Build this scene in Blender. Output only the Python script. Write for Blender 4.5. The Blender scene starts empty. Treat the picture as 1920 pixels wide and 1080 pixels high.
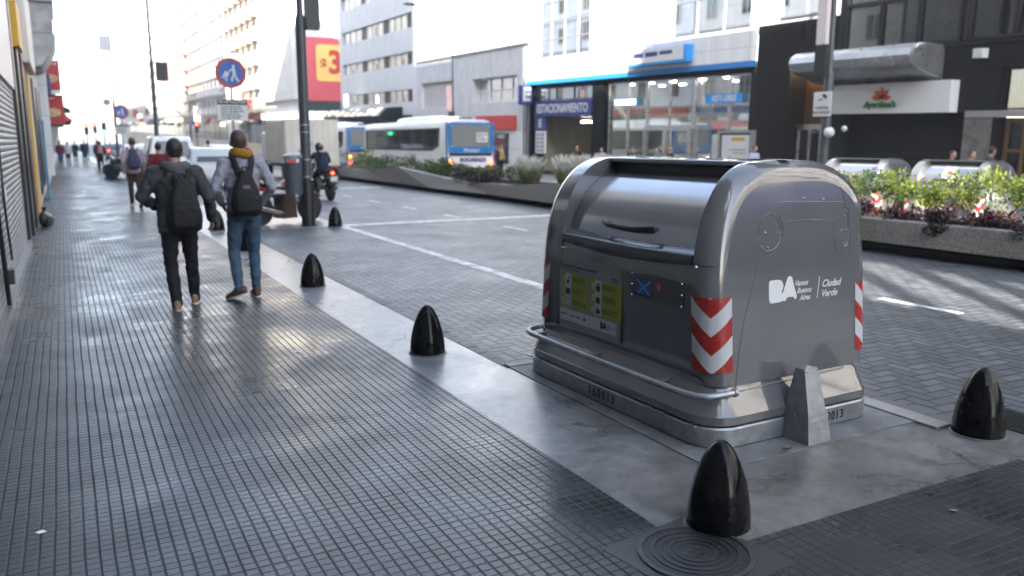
import bpy, bmesh, math, random
from mathutils import Vector, Matrix, noise
R = math.radians
S = bpy.context.scene
COL = S.collection
random.seed(7)

# ---------------------------------------------------------------- camera, sky, sun, exposure
cd = bpy.data.cameras.new("camera"); cam = bpy.data.objects.new("camera", cd); COL.objects.link(cam)
cam.location = (0, 0, 1.70)
cam.rotation_euler = (R(90 - 10.0607), 0, R(-28.226))
cd.sensor_width = 36; cd.lens = 29.0625; cd.clip_start = 0.05; cd.clip_end = 4000
cd.dof.use_dof = True; cd.dof.focus_distance = 4.3; cd.dof.aperture_fstop = 1.9
S.camera = cam
SUN_EL, SUN_AZ = 31.0, 215.0       # azimuth clockwise from +Y (down the street)
W = bpy.data.worlds.new("World"); S.world = W; W.use_nodes = True
wn = W.node_tree; wn.nodes.clear()
sky = wn.nodes.new("ShaderNodeTexSky"); sky.sky_type = 'NISHITA'; sky.sun_disc = False
sky.sun_elevation = R(SUN_EL); sky.sun_rotation = R(SUN_AZ); sky.air_density = 1.0; sky.dust_density = 1.2; sky.ozone_density = 0.8
bg = wn.nodes.new("ShaderNodeBackground"); bg.inputs[1].default_value = 0.15
wo = wn.nodes.new("ShaderNodeOutputWorld")
hs = wn.nodes.new("ShaderNodeHueSaturation"); hs.inputs['Saturation'].default_value = .74; wn.links.new(sky.outputs[0], hs.inputs['Color']); wn.links.new(hs.outputs[0], bg.inputs[0]); wn.links.new(bg.outputs[0], wo.inputs[0])
sl = bpy.data.lights.new("sun", 'SUN'); sl.energy = 4.6; sl.angle = R(0.5); sl.color = (1.0, 0.94, 0.85)
so = bpy.data.objects.new("sun", sl); COL.objects.link(so)
_d = Vector((math.cos(R(SUN_EL)) * math.sin(R(SUN_AZ)), math.cos(R(SUN_EL)) * math.cos(R(SUN_AZ)), math.sin(R(SUN_EL))))
so.rotation_euler = _d.to_track_quat('Z', 'Y').to_euler(); so.location = _d * 60
S.view_settings.view_transform = 'Standard'; S.view_settings.look = 'None'
S.view_settings.exposure = 2.7; S.view_settings.gamma = 1.0
S.render.engine = 'CYCLES'
S.cycles.use_denoising = True
S.cycles.max_bounces = 6; S.cycles.diffuse_bounces = 3; S.cycles.glossy_bounces = 4; S.cycles.transparent_max_bounces = 12; S.cycles.transmission_bounces = 4
S.cycles.sample_clamp_indirect = 8.0; S.cycles.caustics_reflective = False; S.cycles.caustics_refractive = False

# ---------------------------------------------------------------- materials
class NT:
    def __init__(s, name):
        s.m = bpy.data.materials.new(name); s.m.use_nodes = True; s.t = s.m.node_tree; s.t.nodes.clear()
        s.out = s.t.nodes.new("ShaderNodeOutputMaterial"); s._co = None
    def n(s, k, **kw):
        x = s.t.nodes.new(k)
        for a, b in kw.items(): setattr(x, a, b)
        return x
    def link(s, a, b): s.t.links.new(a, b)
    def put(s, sock, v):
        if hasattr(v, 'is_output') or isinstance(v, bpy.types.NodeSocket): s.link(v, sock)
        else: sock.default_value = v
    def co(s):
        if not s._co: s._co = s.n("ShaderNodeTexCoord").outputs['Object']
        return s._co
    def mt(s, op, a, b=None, c=None):
        x = s.n("ShaderNodeMath", operation=op); s.put(x.inputs[0], a)
        if b is not None: s.put(x.inputs[1], b)
        if c is not None: s.put(x.inputs[2], c)
        return x.outputs[0]
    def xyz(s, v=None):
        x = s.n("ShaderNodeSeparateXYZ"); s.link(v or s.co(), x.inputs[0]); return x.outputs
    def cxyz(s, a, b, c=0.0):
        x = s.n("ShaderNodeCombineXYZ"); s.put(x.inputs[0], a); s.put(x.inputs[1], b); s.put(x.inputs[2], c); return x.outputs[0]
    def noise(s, scale, detail=4, rough=.55, v=None, dist=0.0):
        x = s.n("ShaderNodeTexNoise"); s.link(v or s.co(), x.inputs['Vector'])
        x.inputs['Scale'].default_value = scale; x.inputs['Detail'].default_value = detail
        x.inputs['Roughness'].default_value = rough; x.inputs['Distortion'].default_value = dist
        return x.outputs[0]
    def white(s, v):
        x = s.n("ShaderNodeTexWhiteNoise"); x.noise_dimensions = '3D'; s.link(v, x.inputs['Vector']); return x.outputs['Value']
    def mr(s, v, a, b, c, d, smooth=False):
        x = s.n("ShaderNodeMapRange", clamp=True)
        if smooth: x.interpolation_type = 'SMOOTHSTEP'
        s.put(x.inputs[0], v); s.put(x.inputs[1], a); s.put(x.inputs[2], b); s.put(x.inputs[3], c); s.put(x.inputs[4], d); return x.outputs[0]
    def mix(s, f, a, b):
        x = s.n("ShaderNodeMix", data_type='RGBA'); s.put(x.inputs[0], f)
        s.put(x.inputs[6], (*a, 1) if isinstance(a, tuple) and len(a) == 3 else a)
        s.put(x.inputs[7], (*b, 1) if isinstance(b, tuple) and len(b) == 3 else b); return x.outputs[2]
    def hsv(s, c, val):
        x = s.n("ShaderNodeHueSaturation"); s.put(x.inputs['Color'], (*c, 1) if isinstance(c, tuple) and len(c) == 3 else c); s.put(x.inputs['Value'], val); return x.outputs[0]
    def bump(s, h, strength=.3, dist=.01, nrm=None):
        x = s.n("ShaderNodeBump"); x.inputs['Strength'].default_value = strength; x.inputs['Distance'].default_value = dist
        s.link(h, x.inputs['Height'])
        if nrm: s.link(nrm, x.inputs['Normal'])
        return x.outputs[0]
    def pbsdf(s, col, rough=.5, metal=0.0, nrm=None, spec=.5, coat=0.0):
        x = s.n("ShaderNodeBsdfPrincipled")
        s.put(x.inputs['Base Color'], (*col, 1) if isinstance(col, tuple) and len(col) == 3 else col)
        s.put(x.inputs['Roughness'], rough); s.put(x.inputs['Metallic'], metal)
        x.inputs['Specular IOR Level'].default_value = spec
        x.inputs['Coat Weight'].default_value = coat; x.inputs['Coat Roughness'].default_value = .06
        if nrm: s.link(nrm, x.inputs['Normal'])
        s.link(x.outputs[0], s.out.inputs[0]); return x

def pm(name, col, rough=.5, metal=0.0, var=.12, vs=6, bump=0, bs=60, bd=.01, spec=.5, coat=0.0, rv=.08):
    t = NT(name)
    a = t.noise(vs, 6, .6)
    c = t.hsv(col, t.mr(a, .3, .7, 1 - var, 1 + var)) if var else col
    r = t.mr(t.noise(vs * 2.3, 5, .6), .3, .7, max(.02, rough - rv), min(1, rough + rv)) if rv else rough
    nb = t.bump(t.noise(bs, 4, .6), bump, bd) if bump else None
    t.pbsdf(c, r, metal, nb, spec, coat)
    return t.m

def emis(name, col, strength):
    t = NT(name); e = t.n("ShaderNodeEmission"); e.inputs[0].default_value = (*col, 1); e.inputs[1].default_value = strength
    t.link(e.outputs[0], t.out.inputs[0]); return t.m

def glassy(name, tint=(.7, .75, .75), refl=.12, rough=.02, fk=.9):
    """window glass: partly clear, partly mirror"""
    t = NT(name); tr = t.n("ShaderNodeBsdfTransparent"); tr.inputs[0].default_value = (*tint, 1)
    gl = t.n("ShaderNodeBsdfGlossy"); gl.inputs['Roughness'].default_value = rough; gl.inputs[0].default_value = (.9, .93, .95, 1)
    lw = t.n("ShaderNodeFresnel"); lw.inputs[0].default_value = 1.5
    f = t.mt('ADD', t.mt('MULTIPLY', lw.outputs[0], fk), refl)
    mx = t.n("ShaderNodeMixShader"); t.link(t.mt('MINIMUM', f, 1.0), mx.inputs[0]); t.link(tr.outputs[0], mx.inputs[1]); t.link(gl.outputs[0], mx.inputs[2])
    t.link(mx.outputs[0], t.out.inputs[0]); return t.m

def darkglass(name, col=(.02, .022, .026), rough=.06):
    t = NT(name); n = t.bump(t.noise(1.1, 2, .5), .06, .05); t.pbsdf(col, rough, 0, n, .8); return t.m

def leafmat(name, col, tr=.45):
    t = NT(name)
    ob = t.n("ShaderNodeObjectInfo"); nz = t.noise(9, 3, .6)
    c = t.hsv(col, t.mr(nz, .3, .7, .7, 1.3))
    d = t.n("ShaderNodeBsdfPrincipled"); t.link(c, d.inputs['Base Color']); d.inputs['Roughness'].default_value = .55
    g = t.n("ShaderNodeBsdfTranslucent"); t.link(c, g.inputs[0])
    mx = t.n("ShaderNodeMixShader"); mx.inputs[0].default_value = tr; t.link(d.outputs[0], mx.inputs[1]); t.link(g.outputs[0], mx.inputs[2])
    t.link(mx.outputs[0], t.out.inputs[0]); return t.m

# ---------------------------------------------------------------- mesh building
class MB:
    def __init__(s): s.v = []; s.f = []; s.mi = []; s.sm = []
    def add(s, vs, fs, m=0, sm=False, M=None):
        o = len(s.v)
        for p in vs:
            p = Vector(p)
            s.v.append(M @ p if M else p)
        for f in fs: s.f.append([i + o for i in f]); s.mi.append(m); s.sm.append(sm)
        return s
    def box(s, x0, x1, y0, y1, z0, z1, m=0, M=None):
        vs = [(x, y, z) for z in (z0, z1) for y in (y0, y1) for x in (x0, x1)]
        return s.add(vs, [(0, 2, 3, 1), (4, 5, 7, 6), (0, 1, 5, 4), (2, 6, 7, 3), (0, 4, 6, 2), (1, 3, 7, 5)], m, False, M)
    def quad(s, a, b, c, d, m=0, M=None): return s.add([a, b, c, d], [(0, 1, 2, 3)], m, False, M)
    def loft(s, rings, m=0, sm=True, cap0=True, cap1=True, closed=True, M=None):
        n = len(rings[0]); vs = [p for r in rings for p in r]; fs = []
        for i in range(len(rings) - 1):
            for j in range(n if closed else n - 1):
                k = (j + 1) % n; fs.append((i * n + j, i * n + k, (i + 1) * n + k, (i + 1) * n + j))
        s.add(vs, fs, m, sm, M)
        if cap0: s.add(rings[0], [tuple(range(n))], m, False, M)
        if cap1: s.add(rings[-1], [tuple(range(n))], m, False, M)
        return s
    def tube(s, pts, r, n=10, m=0, sm=True, M=None, cap=True, flat=1.0, upv=None):
        pts = [Vector(p) for p in pts]; rs = r if isinstance(r, (list, tuple)) else [r] * len(pts)
        rings = []; prev = None
        for i, p in enumerate(pts):
            d = (pts[min(i + 1, len(pts) - 1)] - pts[max(i - 1, 0)]).normalized()
            if prev is None:
                u = Vector(upv) if upv else (Vector((0, 0, 1)) if abs(d.z) < .9 else Vector((0, 1, 0)))
            else: u = prev
            a = d.cross(u)
            if a.length < 1e-6: a = d.orthogonal()
            a.normalize(); b = a.cross(d).normalized(); prev = b
            rings.append([p + a * (rs[i] * math.cos(t)) + b * (rs[i] * flat * math.sin(t)) for t in [2 * math.pi * j / n for j in range(n)]])
        return s.loft(rings, m, sm, cap, cap, True, M)
    def cyl(s, p0, p1, r0, r1=None, n=20, m=0, sm=True, M=None): return s.tube([p0, p1], [r0, r0 if r1 is None else r1], n, m, sm, M)
    def lathe(s, prof, n=28, m=0, sm=True, M=None, axis='z'):
        rings = []
        for r, z in prof:
            ring = []
            for j in range(n):
                t = 2 * math.pi * j / n; a, b = r * math.cos(t), r * math.sin(t)
                ring.append({'z': (a, b, z), 'x': (z, a, b), 'y': (a, z, b)}[axis])
            rings.append(ring)
        return s.loft(rings, m, sm, prof[0][0] > 1e-4, prof[-1][0] > 1e-4, True, M)
    def prism(s, poly, axis, a, b, m=0, M=None, sm=False):
        def P(u, v, w): return {'x': (w, u, v), 'y': (u, w, v), 'z': (u, v, w)}[axis]
        return s.loft([[P(u, v, a) for u, v in poly], [P(u, v, b) for u, v in poly]], m, sm, True, True, True, M)
    def ell(s, c, r, n=14, k=9, m=0, M=None):
        rx, ry, rz = (r, r, r) if not isinstance(r, (list, tuple)) else r
        rings = []
        for i in range(k + 1):
            t = math.pi * i / k; q = max(math.sin(t), 1e-3)
            rings.append([(c[0] + rx * q * math.cos(2 * math.pi * j / n), c[1] + ry * q * math.sin(2 * math.pi * j / n), c[2] - rz * math.cos(t)) for j in range(n)])
        return s.loft(rings, m, True, True, True, True, M)
    def text(s, txt, size, o, u, v, align='CENTER', m=0, depth=.002, bold=0.0, shear=0.0, sx=1.0, sp=1.0):
        cu = bpy.data.curves.new("t", 'FONT'); cu.body = txt; cu.size = size; cu.align_x = align; cu.align_y = 'CENTER'
        cu.extrude = depth; cu.offset = bold; cu.shear = shear; cu.resolution_u = 3; cu.space_character = sp
        ob = bpy.data.objects.new("t", cu); me = bpy.data.meshes.new_from_object(ob)
        u = Vector(u).normalized(); v = Vector(v).normalized(); w = u.cross(v); o = Vector(o)
        s.add([o + u * (p.co.x * sx) + v * p.co.y + w * p.co.z for p in me.vertices], [tuple(p.vertices) for p in me.polygons], m)
        bpy.data.objects.remove(ob); bpy.data.curves.remove(cu); bpy.data.meshes.remove(me); return s
    def bars(s, w, h, rows, o, u, v, m=0, depth=.001, seed=1):
        """rows of small print too fine to read"""
        r = random.Random(seed); u = Vector(u).normalized(); v = Vector(v).normalized(); n = u.cross(v); o = Vector(o); p = h / rows
        for k in range(rows):
            x = 0; e = w * r.uniform(.6, 1)
            while x < e:
                l = min(p * r.uniform(.5, 2.2), w - x); a = o + u * x - v * (k * p + p * .25) + n * depth; c = p * r.uniform(.38, .5)
                if l > p * .2: s.add([a, a + u * l, a + u * l - v * c, a - v * c], [(0, 1, 2, 3)], m)
                x += l + p * .35
        return s
    def mesh(s, name, mats, ang=40, recalc=True, merge=False):
        me = bpy.data.meshes.new(name); me.from_pydata(s.v, [], s.f)
        for mt in (mats if isinstance(mats, (list, tuple)) else [mats]): me.materials.append(mt)
        for p, a, b in zip(me.polygons, s.mi, s.sm): p.material_index = a; p.use_smooth = b
        if recalc or merge:
            bm = bmesh.new(); bm.from_mesh(me)
            if merge: bmesh.ops.remove_doubles(bm, verts=bm.verts, dist=1e-4)
            if recalc: bmesh.ops.recalc_face_normals(bm, faces=bm.faces)
            bm.to_mesh(me); bm.free()
        me.set_sharp_from_angle(angle=R(ang)); return me
    def build(s, name, mats, parent=None, bevel=0, seg=2, ang=40, recalc=True, merge=False, loc=None, rz=None):
        o = bpy.data.objects.new(name, s.mesh(name, mats, ang, recalc, merge)); COL.objects.link(o)
        if parent: o.parent = parent
        if loc: o.location = loc
        if rz is not None: o.rotation_euler = (0, 0, rz)
        if bevel:
            b = o.modifiers.new("bevel", 'BEVEL'); b.width = bevel; b.segments = seg; b.limit_method = 'ANGLE'; b.angle_limit = R(35)
        return o

def build_split(mb, name, mats, parent=None, **k):
    """one object per loose piece"""
    par = list(range(len(mb.v)))
    def fd(i):
        while par[i] != i: par[i] = par[par[i]]; i = par[i]
        return i
    key = {}
    for i, p in enumerate(mb.v):
        q = (round(p[0], 4), round(p[1], 4), round(p[2], 4)); j = key.setdefault(q, i); par[fd(i)] = fd(j)
    for f in mb.f:
        for i in f[1:]: par[fd(i)] = fd(f[0])
    grp = {}
    for n, f in enumerate(mb.f): grp.setdefault(fd(f[0]), []).append(n)
    out = []
    for fs in grp.values():
        x = MB(); mp = {}
        for n in fs:
            for i in mb.f[n]:
                if i not in mp: mp[i] = len(x.v); x.v.append(mb.v[i])
            x.f.append([mp[i] for i in mb.f[n]]); x.mi.append(mb.mi[n]); x.sm.append(mb.sm[n])
        out.append(x.build(name, mats, parent, **k))
    return out
def tag(o, label=None, cat=None, group=None, kind=None):
    if label: o["label"] = label
    if cat: o["category"] = cat
    if group: o["group"] = group
    if kind: o["kind"] = kind
    return o
def empty(name, loc=(0, 0, 0), rz=0, rx=0):
    o = bpy.data.objects.new(name, None); COL.objects.link(o); o.location = loc; o.rotation_euler = (rx, 0, rz); o.empty_display_size = .2; return o
def thing(name, label, cat, loc=(0, 0, 0), rz=0, rx=0, group=None): return tag(empty(name, loc, rz, rx), label, cat, group)
KIDS = {}
def copy_tree(o, parent=None):
    c = o.copy(); COL.objects.link(c)
    if parent is not None: c.parent = parent
    for ch in list(o.children): copy_tree(ch, c)
    return c
def rrect(hx, hy, r, n=6, cx=0, cy=0):
    r = min(r, hx - 1e-4, hy - 1e-4); out = []
    for sx, sy, a0 in ((1, 1, 0), (-1, 1, 90), (-1, -1, 180), (1, -1, 270)):
        for i in range(n + 1):
            t = R(a0 + 90 * i / n); out.append((cx + sx * (hx - r) + r * math.cos(t), cy + sy * (hy - r) + r * math.sin(t)))
    return out
def wallcells(mb, y0, y1, z0, z1, holes, x, depth, m=0, mr=0):
    """street-facing wall at x with openings (y0,y1,z0,z1,[depth]); reveals go to x+depth"""
    ys = sorted({y0, y1, *[h[0] for h in holes], *[h[1] for h in holes]}); zs = sorted({z0, z1, *[h[2] for h in holes], *[h[3] for h in holes]})
    for a, b in zip(ys, ys[1:]):
        for c, d in zip(zs, zs[1:]):
            my, mz = (a + b) / 2, (c + d) / 2
            if any(h[0] < my < h[1] and h[2] < mz < h[3] for h in holes): continue
            mb.quad((x, a, c), (x, b, c), (x, b, d), (x, a, d), m)
    for h in holes:
        a, b, c, d = h[:4]; e = h[4] if len(h) > 4 else depth; X = x + e
        mb.quad((x, a, c), (X, a, c), (X, a, d), (x, a, d), mr); mb.quad((x, b, c), (X, b, c), (X, b, d), (x, b, d), mr)
        mb.quad((x, a, c), (X, a, c), (X, b, c), (x, b, c), mr); mb.quad((x, a, d), (X, a, d), (X, b, d), (x, b, d), mr)

M = {}
M['white'] = pm('white_paint', (.78, .78, .77), .5, var=.05)
M['sign_white'] = pm('sign_white', (.62, .63, .64), .4, var=.03)
M['black'] = pm('black_paint', (.012, .012, .014), .35, var=.2)
M['rubber'] = pm('rubber', (.018, .018, .02), .8, var=.2)
M['dark_metal'] = pm('dark_metal', (.02, .022, .026), .4, .3, var=.15)
M['pole_grey'] = pm('pole_grey', (.040, .046, .056), .45, .0, var=.12, bump=.1)
M['steel'] = pm('steel', (.55, .56, .57), .3, .9, var=.1)
M['galv'] = pm('galvanised', (.28, .30, .32), .42, .75, var=.22, vs=14, bump=.08, bs=30)
M['chrome'] = pm('chrome', (.7, .7, .7), .15, 1, var=.05)
M['red'] = pm('red_paint', (.42, .03, .025), .35, var=.1)
M['blue'] = pm('blue_paint', (.015, .09, .42), .4, var=.08)
M['cyan'] = pm('sky_blue_paint', (.02, .28, .70), .4, var=.05)
M['navy'] = pm('navy_paint', (.02, .035, .17), .4, var=.08)
M['glass_dark'] = darkglass('dark_glass')
M['glass_clear'] = glassy('shop_glass', (.8, .84, .82), .0, .02, .45)
M['textw'] = pm('lettering_white', (.62, .63, .64), .5, var=0)
M['textk'] = pm('lettering_black', (.015, .015, .015), .5, var=0)
# ---------------------------------------------------------------- ground
def tile_mat():
    t = NT('sidewalk_tile'); x, y, z = t.xyz()
    wob = t.mt('MULTIPLY', t.mt('SUBTRACT', t.noise(1.3, 2), .5), .012)
    tx = t.mt('DIVIDE', t.mt('ADD', x, wob), .4456); ty = t.mt('DIVIDE', y, .40)
    ix = t.mt('FLOOR', tx); iy = t.mt('FLOOR', ty)
    rnd = t.white(t.cxyz(ix, iy)); rnd2 = t.white(t.cxyz(ix, t.mt('ADD', iy, 57.3)))
    sx = t.mt('MULTIPLY', tx, 8); sy = t.mt('MULTIPLY', t.mt('ADD', ty, t.mt('MULTIPLY', t.mt('SUBTRACT', rnd, .5), .02)), 8)
    fx = t.mt('ABSOLUTE', t.mt('SUBTRACT', t.mt('FRACT', sx), .5)); fy = t.mt('ABSOLUTE', t.mt('SUBTRACT', t.mt('FRACT', sy), .5))
    gx = t.mr(fx, .385, .44, 0, 1, True); gy = t.mr(fy, .405, .46, 0, 1, True)
    jx = t.mr(t.mt('ABSOLUTE', t.mt('SUBTRACT', t.mt('FRACT', tx), .5)), .487, .495, 0, 1, True)
    jy = t.mr(t.mt('ABSOLUTE', t.mt('SUBTRACT', t.mt('FRACT', ty), .5)), .484, .494, 0, 1, True)
    gro = t.mt('MAXIMUM', gx, gy); jo = t.mt('MAXIMUM', jx, jy)
    n1 = t.noise(2.1, 6, .62); n2 = t.noise(130, 3, .6); n3 = t.noise(.7, 4, .6)
    cell = t.white(t.cxyz(t.mt('FLOOR', sx), t.mt('FLOOR', sy), 3.0))
    val = t.mt('MULTIPLY', t.mr(rnd2, 0, 1, .78, 1.16), t.mr(n1, .3, .7, .72, 1.25))
    val = t.mt('MULTIPLY', val, t.mr(cell, 0, 1, .84, 1.16)); val = t.mt('MULTIPLY', val, t.mr(n2, .35, .7, .7, 1.35))
    base = t.hsv((.036, .0405, .046), val)
    dust = t.mr(n3, .38, .62, .25, 1.15)
    c = t.mix(t.mt('MULTIPLY', gro, .92), base, t.hsv((.026, .026, .0255), dust))
    c = t.mix(t.mt('MULTIPLY', jo, .55), c, (.012, .0125, .013))
    gum = t.mr(t.noise(17, 2, .5), .735, .75, 0, .55); c = t.mix(gum, c, (.015, .015, .016)); big = t.mr(t.noise(.42, 6, .7, dist=1.0), .36, .64, .72, 1.2); c = t.hsv(c, big)
    st = t.mr(t.noise(34, 3, .75), .66, .72, 0, .28)
    c = t.mix(st, c, (.16, .165, .17))
    h = t.mt('SUBTRACT', t.mt('SUBTRACT', 1.0, gro), t.mt('MULTIPLY', jo, .3))
    h = t.mt('ADD', h, t.mt('MULTIPLY', n2, .10)); h = t.mt('ADD', h, t.mt('MULTIPLY', t.mr(rnd, 0, 1, 0, 1), .25))
    nb = t.bump(h, .75, .0035)
    rg = t.mt('ADD', t.mr(t.mt('ADD', t.mt('MULTIPLY', n1, .5), t.mt('MULTIPLY', t.noise(.55, 5, .65, dist=.5), .5)), .38, .62, .22, .47), t.mt('MULTIPLY', gro, .3)); rg = t.mt('ADD', rg, t.mr(rnd2, 0, 1, -.05, .05))
    t.pbsdf(c, rg, 0, nb, .32); return t.m

def herring_mat():
    t = NT('block_paving'); x, y, z = t.xyz()
    ux = t.mt('DIVIDE', t.mt('ADD', x, t.mt('MULTIPLY', t.noise(.8, 2), .02)), .105); uy = t.mt('DIVIDE', t.mt('ADD', y, t.mt('MULTIPLY', t.noise(.9, 2), .02)), .105)
    ix = t.mt('FLOOR', ux); iy = t.mt('FLOOR', uy); fx = t.mt('FRACT', ux); fy = t.mt('FRACT', uy)
    k = t.mt('FLOORED_MODULO', t.mt('SUBTRACT', ix, iy), 4.0)
    def eq(v): return t.mt('COMPARE', k, v, .25)
    k0, k1, k2, k3 = eq(0.0), eq(1.0), eq(2.0), eq(3.0)
    l = t.mt('ADD', fx, k1); r = t.mt('ADD', t.mt('SUBTRACT', 1.0, fx), k0); b = t.mt('ADD', fy, k2); u = t.mt('ADD', t.mt('SUBTRACT', 1.0, fy), k3)
    d = t.mt('MINIMUM', t.mt('MINIMUM', l, r), t.mt('MINIMUM', b, u))
    ax = t.mt('SUBTRACT', ix, k1); ay = t.mt('SUBTRACT', iy, k2)
    rnd = t.white(t.cxyz(ax, ay)); rnd2 = t.white(t.cxyz(ax, ay, 9.0))
    joint = t.mr(d, .05, .115, 1, 0, True)
    n1 = t.noise(.9, 6, .65); n2 = t.noise(120, 3, .6); tyre = t.noise(1.0, 5, .6, v=t.cxyz(t.mt('MULTIPLY', x, 1.3), t.mt('MULTIPLY', y, .07))); oil = t.mr(t.noise(.7, 7, .72, dist=1.2), .60, .72, 1.0, .55)
    val = t.mt('MULTIPLY', t.mt('MULTIPLY', t.mr(tyre, .3, .7, .78, 1.2), oil), t.mr(rnd, 0, 1, .68, 1.3), t.mr(n1, .3, .7, .8, 1.25)); val = t.mt('MULTIPLY', val, t.mr(n2, .3, .7, .85, 1.15))
    c = t.mix(joint, t.hsv((.088, .094, .105), val), (.008, .012, .012))
    h = t.mt('ADD', t.mr(d, .02, .13, 0, 1, True), t.mt('MULTIPLY', rnd2, .35)); h = t.mt('ADD', h, t.mt('MULTIPLY', n2, .12))
    t.pbsdf(c, t.mr(n1, .3, .7, .42, .6), 0, t.bump(h, .9, .006), .5); return t.m

def conc_mat(name, col, rough, fine=.1, blot=.35, scale=1.6, crack=0.0, dirt_and_dim=None):
    t = NT(name); a = t.noise(scale, 8, .68, dist=.6); b = t.noise(scale * 5, 6, .7); f = t.noise(170, 3, .6); sp = t.noise(45, 2, .5)
    v = t.mt('MULTIPLY', t.mr(a, .3, .7, 1 - blot, 1 + blot), t.mr(b, .3, .7, 1 - blot * .6, 1 + blot * .6)); v = t.mt('MULTIPLY', v, t.mr(f, .3, .7, 1 - fine, 1 + fine))
    c = t.hsv(col, v)
    if dirt_and_dim: c = t.mix(t.mr(t.mt('ADD', t.xyz()[1], t.mt('MULTIPLY', t.noise(.8, 5, .65), 3.0)), 7.2, 4.2, 0, 1, True), c, t.hsv(dirt_and_dim, v))  # near concrete: stain colour, plus its lost sheen painted in as darkening
    c = t.mix(t.mr(sp, .68, .74, 0, .5), c, (.05, .05, .05))
    vo = t.n('ShaderNodeTexVoronoi', feature='DISTANCE_TO_EDGE'); w3 = t.n('ShaderNodeVectorMath', operation='ADD'); nz = t.n('ShaderNodeTexNoise'); nz.inputs['Scale'].default_value = 3; nz.inputs['Detail'].default_value = 5; t.link(t.co(), nz.inputs['Vector']); sc = t.n('ShaderNodeVectorMath', operation='SCALE'); t.link(nz.outputs[1], sc.inputs[0]); sc.inputs['Scale'].default_value = .5; t.link(t.co(), w3.inputs[0]); t.link(sc.outputs[0], w3.inputs[1]); t.link(w3.outputs[0], vo.inputs['Vector']); vo.inputs['Scale'].default_value = .75
    ck = t.mt('MULTIPLY', t.mr(vo.outputs['Distance'], .002, .008, 1, 0), t.mr(t.noise(1.1, 2), .5, .6, 0, crack)); c = t.mix(ck, c, (.03, .03, .03))
    st2 = t.mr(t.noise(.9, 7, .7, dist=1.5), .55, .7, 0, crack * .55); c = t.mix(st2, c, (.075, .07, .062))
    h = t.mt('ADD', t.mt('MULTIPLY', f, .5), b)
    t.pbsdf(c, t.mr(a, .3, .7, rough - .12, rough + .12), 0, t.bump(h, .25, .004), .5); return t.m

def paint_mat(name, col, wear=.5, scale=4):
    t = NT(name); a = t.noise(scale, 8, .72); b = t.noise(60, 3, .6)
    f = t.mr(t.mt('ADD', a, t.mt('MULTIPLY', b, .2)), .58 - wear * .1, .74 - wear * .1, 0, .8)
    t.pbsdf(t.mix(f, t.hsv(col, t.mr(b, .3, .7, .88, 1.1)), (.11, .115, .12)), .6, 0, t.bump(b, .2, .004)); return t.m

M['tile'] = tile_mat(); M['road'] = herring_mat()
M['conc'] = conc_mat('kerb_concrete', (.205, .21, .215), .34, .14, .5, 1.6, crack=.85, dirt_and_dim=(.135, .132, .127)); M['pad'] = conc_mat('pad_concrete', (.145, .148, .152), .62, .35, .4, 2.4, .6)
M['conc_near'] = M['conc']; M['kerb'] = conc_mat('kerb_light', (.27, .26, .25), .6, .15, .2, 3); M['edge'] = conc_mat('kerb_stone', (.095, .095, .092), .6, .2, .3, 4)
M['line'] = paint_mat('road_line', (.62, .62, .60), .35); M['asphalt'] = conc_mat('asphalt', (.055, .056, .06), .7, .35, .2, 1)
M['ground'] = conc_mat('ground_far', (.12, .12, .12), .8, .1, .2, .4)

def sheet(mb, x0, x1, y0, y1, z, m=0): mb.quad((x0, y0, z), (x1, y0, z), (x1, y1, z), (x0, y1, z), m)
def struct(name, mb, m, **k): o = mb.build(name, m, **k); return tag(o, kind='structure')
b = MB(); sheet(b, -1500, 1500, -1500, 1500, -.42); struct('ground', b, M['ground'])
b = MB(); b.box(2.0, 11.35, -90, 520, -.40, 0); struct('road', b, M['road'])
b = MB(); b.box(-1.2, 2.2, -90, 520, -.395, .008); b.box(2.2, 4.42, -90, 2.44, -.395, .008); struct('sidewalk', b, M['tile'])
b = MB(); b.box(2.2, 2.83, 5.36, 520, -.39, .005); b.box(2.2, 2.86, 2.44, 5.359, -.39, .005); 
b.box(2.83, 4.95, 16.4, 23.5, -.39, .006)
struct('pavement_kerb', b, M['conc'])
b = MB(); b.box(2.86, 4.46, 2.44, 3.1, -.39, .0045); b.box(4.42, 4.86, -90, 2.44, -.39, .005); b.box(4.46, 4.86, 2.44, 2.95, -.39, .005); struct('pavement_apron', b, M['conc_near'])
b = MB(); b.box(2.86, 4.46, 3.1, 5.36, -.38, .012); struct('pavement_pad', b, M['pad'])
b = MB(); b.box(4.46, 4.60, 2.95, 5.36, -.37, .022); b.box(2.86, 4.60, 5.36, 5.46, -.37, .018); struct('kerb', b, M['kerb'], bevel=.006)
b = MB()
y = 5.46
while y < 16.3:
    l = .2 + .02 * random.random(); b.box(2.835, 2.945, y, y + l - .008, -.05, .006 + .004 * random.random()); y += l
y = 2.95
while y < 5.4:
    b.box(4.605, 4.72, y, y + .2, -.05, .007); y += .208
struct('kerb_edging', b, M['edge'], bevel=.004)
b = MB(); b.box(11.36, 19.4, -90, 520, -.41, -.284); struct('far_road', b, M['asphalt'])
b = MB(); b.box(19.4, 30, -90, 520, -.405, -.14); struct('far_sidewalk', b, M['pad'])

b = MB()
sheet(b, 4.80, 4.97, 5.9, 16.35, .004); sheet(b, 4.97, 10.7, 16.33, 16.72, .004); sheet(b, 7.0, 10.4, 29.6, 30.1, .004)
for yy in (5.0, 7.7, 10.4, 13.9, 16.95, 19.65, 22.4, 25.1, 27.8, 32.5, 35.2, 38, 41, 44, 47, 50): sheet(b, 7.73, 7.84, yy, yy + .95, .0045)
sheet(b, 7.95, 8.06, 3.55, 4.4, .0045)
struct('road_markings', b, M['line'])

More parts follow.
